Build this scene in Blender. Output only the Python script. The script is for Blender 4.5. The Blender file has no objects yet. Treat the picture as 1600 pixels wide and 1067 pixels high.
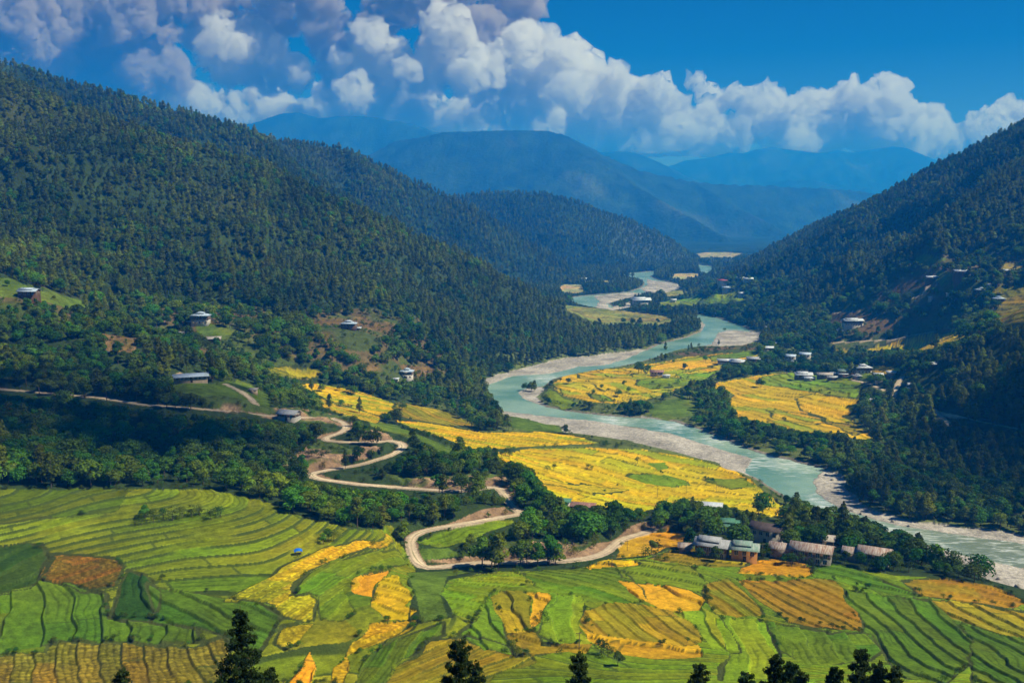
import bpy, math, random, time
import numpy as np
T0 = time.time()
def log(s): print('[%.1fs] %s' % (time.time() - T0, s))
random.seed(7)
RNG = np.random.default_rng(11)
S = bpy.context.scene
COL = S.collection

# ------------------------------------------------------------------ camera
F = 1537.0            # focal length in photograph pixels (1600 wide)
PITCH = math.radians(7.54)
cam_data = bpy.data.cameras.new('camera')
cam_data.sensor_width = 36.0
cam_data.lens = 36.0 * F / 1600.0
cam_data.clip_start = 0.5
cam_data.clip_end = 60000.0
cam = bpy.data.objects.new('camera', cam_data)
COL.objects.link(cam)
cam.location = (0, 0, 0)
cam.rotation_euler = (math.radians(90) - PITCH, 0, 0)
S.camera = cam

# ------------------------------------------------------------------ world, sun, exposure
SUN_ELEV = math.radians(50)
SUN_AZ = math.radians(100)          # clockwise from the viewing direction (+Y) towards +X
world = bpy.data.worlds.new('World')
S.world = world
world.use_nodes = True
wn = world.node_tree
wn.nodes.clear()
w_out = wn.nodes.new('ShaderNodeOutputWorld')
w_bg = wn.nodes.new('ShaderNodeBackground')
w_sky = wn.nodes.new('ShaderNodeTexSky')
w_sky.sky_type = 'NISHITA'
w_sky.sun_disc = False
w_sky.sun_elevation = SUN_ELEV
w_sky.sun_rotation = SUN_AZ
w_sky.altitude = 1500
w_sky.air_density = 1.0
w_sky.dust_density = 0.2
w_sky.ozone_density = 4.0
w_hsv = wn.nodes.new('ShaderNodeHueSaturation')
w_hsv.inputs['Saturation'].default_value = 1.6
w_hsv.inputs['Value'].default_value = 0.76
w_hsv.inputs['Hue'].default_value = 0.510
wn.links.new(w_sky.outputs[0], w_hsv.inputs['Color'])
wn.links.new(w_hsv.outputs[0], w_bg.inputs[0])
w_bg.inputs[1].default_value = 0.056
wn.links.new(w_bg.outputs[0], w_out.inputs[0])
sun_data = bpy.data.lights.new('sun', 'SUN')
sun_data.energy = 5.0
sun_data.angle = math.radians(0.5)
sun_data.color = (1.0, 0.93, 0.80)
sun = bpy.data.objects.new('sun', sun_data)
COL.objects.link(sun)
_s = (math.sin(SUN_AZ) * math.cos(SUN_ELEV), math.cos(SUN_AZ) * math.cos(SUN_ELEV), math.sin(SUN_ELEV))
from mathutils import Vector, Matrix
sun.rotation_euler = Vector(_s).to_track_quat('Z', 'Y').to_euler()
S.view_settings.view_transform = 'Standard'
S.view_settings.look = 'None'
S.view_settings.exposure = 0.46
S.view_settings.gamma = 1.0
S.cycles.volume_bounces = 6
S.cycles.max_bounces = 8
S.cycles.diffuse_bounces = 2
S.cycles.glossy_bounces = 2
S.cycles.transmission_bounces = 2
S.cycles.transparent_max_bounces = 6
S.cycles.use_denoising = True
S.cycles.use_adaptive_sampling = True
S.cycles.adaptive_threshold = 0.03

# ------------------------------------------------------------------ pixel <-> ray helpers
CP, SP = math.cos(PITCH), math.sin(PITCH)
def ray(u, v):
    """direction with y = 1 through photograph pixel (u, v)"""
    u = np.asarray(u, float); v = np.asarray(v, float)
    a = (u - 800.0) / F; b = (533.5 - v) / F
    y = CP + b * SP; z = -SP + b * CP
    return a / y, z / y
def proj(x, y, z):
    x = np.asarray(x, float)
    fw = y * CP - z * SP; up = y * SP + z * CP
    fw = np.maximum(fw, 1e-3)
    return 800.0 + F * x / fw, 533.5 - F * up / fw
def P3(u, v, y):
    rx, rz = ray(u, v)
    return (float(rx) * y, float(y), float(rz) * y)
WZ = -150.0
def on_water(u, v, z=WZ):
    rx, rz = ray(u, v)
    t = z / rz
    return np.stack([rx * t, t], -1)

# ------------------------------------------------------------------ noise
def _hash(ix, iy, seed):
    h = (ix.astype(np.int64) * 374761393 + iy.astype(np.int64) * 668265263 + seed * 1442695041) & 0xFFFFFFFF
    h = ((h ^ (h >> 13)) * 1274126177) & 0xFFFFFFFF
    h = h ^ (h >> 16)
    return (h & 0xFFFFFF).astype(np.float64) / float(0x1000000)
def vnoise(x, y, seed=0):
    ix = np.floor(x); iy = np.floor(y)
    fx = x - ix; fy = y - iy
    fx = fx * fx * fx * (fx * (fx * 6 - 15) + 10); fy = fy * fy * fy * (fy * (fy * 6 - 15) + 10)
    a = _hash(ix, iy, seed); b = _hash(ix + 1, iy, seed); c = _hash(ix, iy + 1, seed); d = _hash(ix + 1, iy + 1, seed)
    return (a + (b - a) * fx) * (1 - fy) + (c + (d - c) * fx) * fy
def fbm(x, y, scale, octv=4, seed=0, gain=0.5):
    s = 0.0; a = 1.0; t = 0.0
    x = x / scale; y = y / scale
    for o in range(octv):
        s = s + a * (vnoise(x + 17.3 * o, y - 9.1 * o, seed + o) * 2 - 1); t += a
        a *= gain; x, y = x * 1.9 + y * 0.5, y * 1.9 - x * 0.5
    return s / t
def sstep(a, b, x):
    t = np.clip((x - a) / (b - a), 0, 1)
    return t * t * (3 - 2 * t)

# ------------------------------------------------------------------ river and gravel outlines, traced, lying at water level
RIVER_PX = [[(1700,905),(1600,888),(1500,866),(1440,848),(1380,826),(1351,812),(1300,800),(1255,788),(1215,770),(1190,752),(1165,738),(1172,724),(1176,716),
  (1130,703),(1095,692),(1070,684),(1045,677),(1015,672),(996,668),(965,664),(934,658),(890,654),(848,649),(815,646),(786,642),(775,632),(768,622),(757,604),(770,599),(800,588),(830,586),(860,584),
  (905,573),(945,571),(975,562),(1000,552),(1030,538),(1075,527),(1098,517),(1102,507),(1094,500),(1082,496),(1070,492),(1090,491),(1121,497),(1140,503),(1160,510),(1176,519),
  (1150,516),(1135,516),(1121,521),(1116,530),(1112,538),(1070,545),(1040,553),(1000,566),(975,571),(947,576),(920,580),(890,586),(866,592),(848,604),(822,606),(810,614),(815,622),(842,633),(881,642),
  (947,650),(1012,654),(1055,659),(1098,672),(1144,692),(1190,708),(1250,723),(1290,734),(1278,742),(1272,754),(1275,768),(1290,783),(1320,797),(1350,806),(1400,820),(1450,828),(1520,838),(1600,850),(1700,868)],
 [(885,466),(904,475),(926,480),(950,484),(958,480),(950,474),(962,470),(990,463),(1005,459),(1010,456),(1036,457),(1056,451),(1068,446),(1045,441),(1026,437),(1014,432),(1030,426),(1020,424),(995,426),(966,428),(985,433),(1003,437),(1008,443),(1002,450),(985,456),(955,459),(926,461),(900,464)],
 [(1092,414),(1116,417),(1110,424),(1102,428),(1096,427),(1092,421)]]
GRAVEL_PX = [
 [(755,592),(775,587),(812,576),(850,567),(880,560),(940,554),(1006,546),(1012,550),(975,562),(945,572),(905,576),(860,588),(830,590),(800,591),(757,606)],
 [(786,640),(848,647),(934,656),(1000,669),(1045,675),(1095,690),(1182,716),(1172,745),(1150,738),(1110,722),(1060,708),(1000,694),(930,686),(885,682),(872,668),(830,658),(800,655),(780,648)],
 [(1290,732),(1310,738),(1330,752),(1325,762),(1340,780),(1380,800),(1430,815),(1500,825),(1600,838),(1700,855),(1700,880),(1600,862),(1450,834),(1350,811),(1300,797),(1270,775),(1266,752)],
 [(1118,516),(1135,511),(1165,513),(1192,522),(1190,531),(1160,540),(1118,542),(1100,541)],
 [(1092,502),(1110,500),(1125,508),(1110,514),(1097,517)],
 [(805,604),(850,604),(848,612),(842,620),(850,634),(815,625),(803,614)],
 [(926,462),(955,459),(990,456),(1005,459),(990,464),(962,471),(948,475),(956,481),(975,474),(990,470),(985,480),(960,486),(930,480),(935,470)],
 [(1008,433),(1020,438),(1040,440),(1070,446),(1055,454),(1035,459),(1012,458),(1000,452),(1012,444)],
 [(1600,885),(1500,862),(1460,850),(1440,850),(1450,866),(1500,885),(1540,905),(1575,925),(1610,940),(1700,960),(1700,900)],
 [(1000,650),(1055,658),(1058,664),(1030,664),(1000,656)],
]
RIVER = [on_water(np.array([p[0] for p in q]), np.array([p[1] for p in q])) for q in RIVER_PX]
GRAVEL = [on_water(np.array([p[0] for p in q]), np.array([p[1] for p in q]), WZ + 0.6) for q in GRAVEL_PX]
def pip(px, py, poly):
    """points in polygon; px, py flat arrays; poly (n,2)"""
    out = np.zeros(px.shape, bool)
    x0, y0 = poly.min(0); x1, y1 = poly.max(0)
    idx = np.nonzero((px >= x0) & (px <= x1) & (py >= y0) & (py <= y1))[0]
    if len(idx) == 0: return out
    qx = px[idx]; qy = py[idx]; r = np.zeros(len(idx), bool)
    n = len(poly)
    for i in range(n):
        ax, ay = poly[i]; bx, by = poly[(i + 1) % n]
        if ay == by: continue
        c = ((ay > qy) != (by > qy)) & (qx < (bx - ax) * (qy - ay) / (by - ay) + ax)
        r ^= c
    out[idx] = r
    return out
def seg_dist(px, py, line, closed=False, limit=None):
    """distance to a polyline, and the fraction index of the closest point"""
    d = np.full(px.shape, 1e9); s = np.zeros(px.shape)
    n = len(line); m = n if closed else n - 1
    for i in range(m):
        ax, ay = line[i][0], line[i][1]; bx, by = line[(i + 1) % n][0], line[(i + 1) % n][1]
        dx, dy = bx - ax, by - ay; L = dx * dx + dy * dy + 1e-9
        t = np.clip(((px - ax) * dx + (py - ay) * dy) / L, 0, 1)
        q = np.hypot(px - ax - t * dx, py - ay - t * dy)
        k = q < d
        d = np.where(k, q, d); s = np.where(k, i + t, s)
    return d, s

# ------------------------------------------------------------------ ground height: control points (pixel, depth) + mountain crests
CTRL = [(0,1067,215),(400,1067,215),(800,1067,215),(1200,1067,212),(1600,1067,215),(0,960,250),(0,850,285),(0,770,320),(300,770,335),(300,860,292),(300,960,250),
 (600,1000,238),(600,900,282),(600,832,326),(800,900,292),(800,1000,240),(1000,870,322),(1000,960,262),(1200,880,322),(1200,960,270),(1400,890,322),(1400,980,265),(1600,948,296),(1600,1000,265),
 (1500,905,315),(1600,915,376),(1540,895,390),(1560,905,383),(1130,850,350),(1250,850,352),(1380,868,342),(1100,790,440),(1000,780,470),(900,720,535),(1200,790,470),(1130,735,555),(800,700,560),(650,655,640),(480,600,690),(560,620,680),(900,690,592),(750,680,602),(720,640,692),
 (452,650,500),(540,660,490),(500,685,465),(635,695,455),(560,725,430),(480,742,405),(620,765,398),(780,762,400),(820,802,372),(720,815,350),(640,850,335),(650,885,318),(800,882,322),(950,865,335),(975,845,358),
 (700,720,440),(900,800,400),(870,760,440),(1000,820,390),(0,608,520),(160,622,500),(300,638,480),(400,648,490),(297,592,530),(360,592,540),(410,622,520),(480,640,560),(0,430,700),(45,462,660),(150,520,620),(220,560,590),(0,540,600),
 (250,540,720),(312,504,750),(330,535,700),(430,560,700),(545,516,800),(600,540,760),(636,595,760),(720,600,780),(750,620,760),(400,510,790),(200,400,900),(500,430,950),(700,520,900),(760,575,850),(100,300,950),(0,200,1000),
 (1600,830,450),(1430,785,500),(1600,750,500),(1600,650,570),(1600,560,640),(1600,487,700),(1500,540,740),(1500,650,620),(1500,720,560),(1440,562,760),(1420,650,680),(1400,740,552),
 (1300,660,690),(1130,610,810),(1250,635,745),(1380,690,622),(1290,585,872),(1390,562,920),(1450,535,980),(1330,508,1050),(1250,530,1100),(1560,460,950),(1500,430,1000),(1450,440,1050),(1580,425,1000),(1540,500,900),(1480,520,930),(1400,470,1120),(1600,400,1080),(1400,400,1200),
 (900,600,815),(1000,590,850),(1100,560,960),(800,590,900),(1000,540,1100),(1180,545,1010),(950,495,1400),(1100,505,1310),
 (150,700,420),(20,700,400),(350,700,425),(250,600,560),(100,580,555)]
cp = [P3(u, v, y) for (u, v, y) in CTRL]
cp += [(0,0,-3),(0,40,-27),(60,50,-28),(-60,50,-32),(0,100,-62),(-70,110,-66),(80,110,-62),(0,160,-92),(-100,165,-94),(110,165,-92),(0,-40,6),(70,-30,5),(-70,-30,5)]
cp += [(-900,700,20),(-900,1000,180),(-700,400,-40),(900,600,40),(900,1000,60),(700,400,-20),(-800,1300,200)]
cp = np.array(cp)
flat = [(x, y) for y in (1500, 1800, 2200) for x in (-300, 0, 300, 600)]
cp = np.vstack([cp, [(x, y, -147.5) for x, y in flat]])
# plain: never let a control point dip under the water level away from the river
low = cp[:, 2] < -148.3
cp[low, 2] = -148.3
SC = 300.0
def _k(r2): return 0.5 * r2 * np.log(r2 + 1e-12)
X = cp[:, :2] / SC
n = len(X)
K = _k(((X[:, None] - X[None]) ** 2).sum(-1)) + np.eye(n) * 0.0008
A = np.zeros((n + 3, n + 3)); A[:n, :n] = K; A[:n, n] = 1; A[:n, n + 1:] = X; A[n, :n] = 1; A[n + 1:, :n] = X.T
W = np.linalg.solve(A, np.concatenate([cp[:, 2], np.zeros(3)]))
def tps(x, y):
    sh = x.shape; x = x.ravel() / SC; y = y.ravel() / SC
    out = np.empty(x.shape)
    for i in range(0, len(x), 60000):
        a = x[i:i + 60000].astype(np.float32); b = y[i:i + 60000].astype(np.float32)
        r2 = (a[:, None] - X[None, :, 0].astype(np.float32)) ** 2 + (b[:, None] - X[None, :, 1].astype(np.float32)) ** 2
        out[i:i + 60000] = (0.5 * r2 * np.log(r2 + 1e-9)) @ W[:n] + W[n] + W[n + 1] * a + W[n + 2] * b
    return out.reshape(sh)

# crests: (pixel u, pixel v, depth) ; slope of the flanks
CREST = {
 'a_spur': (0.50, [(-200,40,1000),(60,150,1050),(250,220,1100),(420,266,1150),(560,332,1150),(740,412,1200),(850,468,1230),(930,500,1245),(985,520,1240)]),
 'a_top': (0.48, [(-250,20,1450),(0,98,1450),(100,128,1500),(250,166,1520),(400,210,1560),(460,262,1600),(560,320,1600),(700,430,1600)]),
 'b': (0.55, [(300,205,1900),(440,222,1950),(500,228,2000),(545,235,2000),(610,268,2050),(740,328,2100),(800,362,2130),(880,412,2150),(910,442,2140)]),
 'c': (0.56, [(560,330,2700),(740,304,2800),(800,300,2820),(850,303,2830),(900,315,2850),(950,334,2880),(1000,352,2900),(1040,370,2930),(1085,402,2950),(1100,412,2960)]),
 'd_back': (0.5, [(200,240,6500),(340,205,6500),(400,191,6500),(440,178,6500),(465,176,6500),(500,186,6500),(530,182,6500),(580,184,6500),(640,194,6400),(690,210,6300),(760,240,6000)]),
 'd_front': (0.5, [(560,260,5400),(620,222,5200),(690,210,5000),(760,207,5000),(815,206,5000),(860,207,5000),(885,214,5050),(910,226,5100),(950,247,5150),(1000,268,5200),(1050,279,5250),(1080,286,5300),(1150,290,5400),(1210,292,5500),(1290,296,5600),(1350,300,5700),(1420,320,5800),(1500,360,5900)]),
 'd_spur': (0.55, [(885,214,5050),(940,258,4850),(1000,296,4600),(1060,332,4350),(1120,365,4150),(1175,393,4000)]),
 'd_spur_low': (0.5, [(1080,286,5300),(1140,318,5000),(1190,345,4800),(1240,372,4650)]),
 'e_hump': (0.40, [(860,246,8500),(930,240,8500),(980,238,8500),(1010,246,8500),(1050,264,8500),(1120,296,8400)]),
 'e_back': (0.45, [(980,290,11000),(1040,264,11000),(1070,252,11000),(1105,248,11000),(1140,240,11000),(1160,242,11000),(1180,235,11000),(1205,231,11000),(1240,236,11000),(1270,240,11000),(1285,241,11000),(1310,236,11000),(1330,240,11000),(1365,236,11000),(1395,230,11000),(1420,234,11000),(1450,247,11000),(1500,268,11000),(1600,330,11000)]),
 'e_low': (0.35, [(1100,300,8800),(1190,291,8800),(1230,283,8800),(1270,282,8800),(1300,290,8800),(1340,305,8800)]),
 'r_top': (0.52, [(1900,60,1300),(1700,145,1400),(1600,196,1500),(1560,216,1540),(1500,246,1600),(1420,286,1750),(1350,325,1900),(1280,352,2100),(1230,380,2300),(1170,408,2500),(1130,420,2600)]),
 'r_mid': (0.50, [(1750,170,1250),(1600,260,1150),(1540,300,1130),(1460,350,1130),(1400,398,1140),(1340,440,1150),(1290,475,1160),(1250,510,1190)]),
 'r_spur_far': (0.52, [(1350,325,1900),(1300,370,1850),(1240,420,1800),(1190,450,1780)]),
 'far_left': (0.4, [(-400,120,2600),(100,150,2700),(400,230,2700)]),
}
def height(x, y):
    base = np.full(x.shape, -147.6)
    m = y < 2300
    t = tps(x[m], y[m])
    w = sstep(1350, 1800, y[m])
    side = 1 - w
    base[m] = t * side + (-147.6) * w
    base = np.maximum(base, -148.6)
    # roughness of wild ground
    wild = sstep(-140, -110, base) * sstep(420, 560, y)
    base = base + wild * (3.5 * fbm(x, y, 60, 4, 3) + 1.2 * fbm(x, y, 14, 2, 9))
    h = base
    wx = x + 40 * fbm(x, y, 260, 3, 21); wy = y + 40 * fbm(x, y, 260, 3, 31)
    for name, (sl, pts) in CREST.items():
        L = [P3(a_, b_, c_ if c_ < 3000 else (3000 + (c_ - 3000) * 1.6 if c_ <= 6500 else 8600 + (c_ - 6500) * 0.85)) for a_, b_, c_ in pts]
        far = L[0][1] > 3200
        if far:
            msk = y > 2700
        else:
            msk = (y > 600) & (y < 4200)
        if not msk.any(): continue
        xx = x[msk]; yy = y[msk]
        d, s = seg_dist(xx, yy, L)
        zc = np.interp(s, np.arange(len(L)), [p[2] for p in L])
        d2, s2 = seg_dist(wx[msk], wy[msk], L)
        k = sstep(10, 220, d) if not far else sstep(20, 700, d)
        dd = d * (1 - k) + d2 * k
        sc = 1.0 if not far else 3.0
        ridged = 1 - np.abs(fbm(xx, yy, 170 * sc, 4, 41 + len(name)))
        ridged2 = 1 - np.abs(fbm(xx, yy, 60 * sc, 3, 61 + len(name)))
        depth = np.maximum(zc + 150, 10)
        t = zc - sl * dd - k * ((0.07 if far else 0.15) * depth * (1 - ridged) * 2.2 + (7 if far else 20) * sc * (1 - ridged2) * 1.5)
        if far: t = t + 14 * fbm(xx, yy, 200, 4, 71) * (1 - 0.6 * (d < 60))
        else: t = t + 2.5 * fbm(xx, yy, 35, 3, 71)
        # concave foot
        hb = h[msk]
        kk = 6.0 if not far else 18.0
        mx = np.maximum(hb, t); dlt = np.abs(hb - t)
        h[msk] = mx + np.maximum(kk - dlt, 0) ** 2 / (4 * kk)
    return h

# ------------------------------------------------------------------ ground grid (fan shaped, finer near the viewer)
def rows_between(a, b, step): return list(np.arange(a, b, step))
YN = rows_between(-30, 180, 3.5) + rows_between(180, 380, 0.5) + rows_between(380, 460, 0.7) + rows_between(460, 700, 1.1) + rows_between(700, 1000, 2.0) + rows_between(1000, 1320, 4.0) + [1320.0]
YF = [1320.0]
while YF[-1] < 2700: YF.append(YF[-1] + 7.0)
while YF[-1] < 13100: YF.append(YF[-1] * 1.0075)
YN = np.array(YN); YF = np.array(YF)
OFF = 60.0
UN = np.linspace(-0.62, 0.62, 1241); UF = np.linspace(-0.62, 0.62, 1241)[::2]
def grid_xy(U, Y):
    y = np.repeat(Y[:, None], len(U), 1); x = U[None, :] * (y + OFF)
    return x, y
GX, GY = grid_xy(UN, YN); FX, FY = grid_xy(UF, YF)
log('heights')
HN = height(GX.ravel(), GY.ravel()).reshape(GX.shape)
HF = height(FX.ravel(), FY.ravel()).reshape(FX.shape)
HN[-1, ::2] = HF[0]; HN[-1, 1::2] = 0.5 * (HF[0, :-1] + HF[0, 1:])
log('heights done %d + %d' % (HN.size, HF.size))
def lookup(G, U, Y, x, y):
    r = np.interp(y, Y, np.arange(len(Y))); c = (x / (y + OFF) - U[0]) / (U[1] - U[0])
    r = np.clip(r, 0, len(Y) - 1.001); c = np.clip(c, 0, len(U) - 1.001)
    i = r.astype(int); j = c.astype(int); fr = r - i; fc = c - j
    return (G[i, j] * (1 - fc) + G[i, j + 1] * fc) * (1 - fr) + (G[i + 1, j] * (1 - fc) + G[i + 1, j + 1] * fc) * fr
def ground(x, y):
    x = np.asarray(x, float); y = np.asarray(y, float)
    return np.where(y < 1320, lookup(HN, UN, YN, x, y), lookup(HF, UF, YF, x, y))
MARCH = np.concatenate([np.arange(120, 700, 0.5), np.arange(700, 1400, 1.5), np.arange(1400, 3200, 5), np.arange(3200, 12500, 30)])
def hit(u, v, ymin=120.0):
    """where the ray through photograph pixel (u, v) meets the ground -> (x, y, z)"""
    rx, rz = ray(u, v); rx = float(rx); rz = float(rz)
    ys = MARCH[MARCH >= ymin]
    g = ground(rx * ys, ys)
    below = rz * ys <= g
    if not below.any(): return None
    k = int(np.argmax(below))
    y = ys[k]
    if k > 0:
        a = rz * ys[k - 1] - g[k - 1]; b = rz * ys[k] - g[k]
        t = a / (a - b + 1e-9); y = ys[k - 1] + t * (ys[k] - ys[k - 1])
    return (rx * y, y, float(ground(rx * y, y)))
# ------------------------------------------------------------------ land: roads, field patches, clearings (traced outlines laid on the ground)
def ground_line(px, step=9.0):
    """pixel polyline -> dense ground polyline"""
    out = []
    for (a, b) in zip(px[:-1], px[1:]):
        n = max(1, int(math.hypot(b[0] - a[0], b[1] - a[1]) / step))
        for k in range(n):
            out.append(hit(a[0] + (b[0] - a[0]) * k / n, a[1] + (b[1] - a[1]) * k / n))
    out.append(hit(*px[-1]))
    return np.array([o for o in out if o is not None])
def ground_poly(px, step=14.0):
    g = ground_line(list(px) + [px[0]], step)
    return g[:-1, :2]
ROADS = [
 (2.7, [(-40,604),(0,608),(60,613),(160,622),(220,632),(300,638),(360,643),(420,650),(470,653),(511,652),(531,657),(546,665),(542,673),(521,680),(502,685),(508,689),(525,690),(564,692),(613,689),(630,692),(634,698),(613,711),(564,726),(515,734),(484,740),(482,744),(502,749),(564,757),(630,762),(695,767),(728,767),(752,763),(780,760),(788,768),(794,785),(803,795),(819,801),(812,804),(794,806),(744,815),(695,823),(656,831),(638,843),(641,855),(645,868),(650,880),(660,887),(686,886),(738,880),(806,878),(875,877),(920,872),(944,865),(958,856),(965,844),(992,836),(1020,828)]),
 (2.2, [(1458,639),(1471,642),(1494,649),(1533,659),(1586,669)]),
 (2.4, [(1458,639),(1471,652),(1487,665)]),
 (2.5, [(1410,588),(1400,603),(1397,620)]),
 (2.5, [(1451,446),(1448,457),(1428,466)]),
 (2.5, [(1297,536),(1349,533),(1395,531),(1428,523),(1461,518)]),
 (2.5, [(1330,593),(1359,600),(1382,610)]),
 (2.0, [(352,600),(364,605),(384,616),(395,623),(401,634)]),
 (2.0, [(1303,489),(1330,487)]),
]
ROAD_G = [(w, ground_line(p, 7.0)) for w, p in ROADS]
def smooth_line(g, it=2):
    g = g.copy()
    for _ in range(it):
        g[1:-1] = 0.5 * g[1:-1] + 0.25 * (g[:-2] + g[2:])
    return g
ROAD_G = [(w, smooth_line(g)) for w, g in ROAD_G]
# drop jumps (a ray that slipped over a crest)
def clean(g):
    keep = [g[0]]
    for p in g[1:]:
        if np.hypot(*(p[:2] - keep[-1][:2])) < 60: keep.append(p)
    return np.array(keep)
ROAD_G = [(w, clean(g)) for w, g in ROAD_G]

# palette: what each crop looks like in itself (linear albedo)
PAL = {
 'G':  (0.145, 0.205, 0.007), 'G1': (0.185, 0.250, 0.008), 'G2': (0.098, 0.178, 0.007), 'G3': (0.082, 0.132, 0.006),
 'D':  (0.030, 0.066, 0.006), 'O':  (0.235, 0.185, 0.008), 'O2': (0.270, 0.150, 0.008), 'A':  (0.520, 0.270, 0.010),
 'Y':  (0.490, 0.345, 0.005), 'YO': (0.420, 0.300, 0.008), 'B':  (0.180, 0.098, 0.010), 'H':  (0.205, 0.150, 0.014),
 'M':  (0.200, 0.190, 0.045), 'T':  (0.330, 0.270, 0.110), 'L':  (0.150, 0.185, 0.007), 'A2': (0.480, 0.315, 0.007),
}
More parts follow.
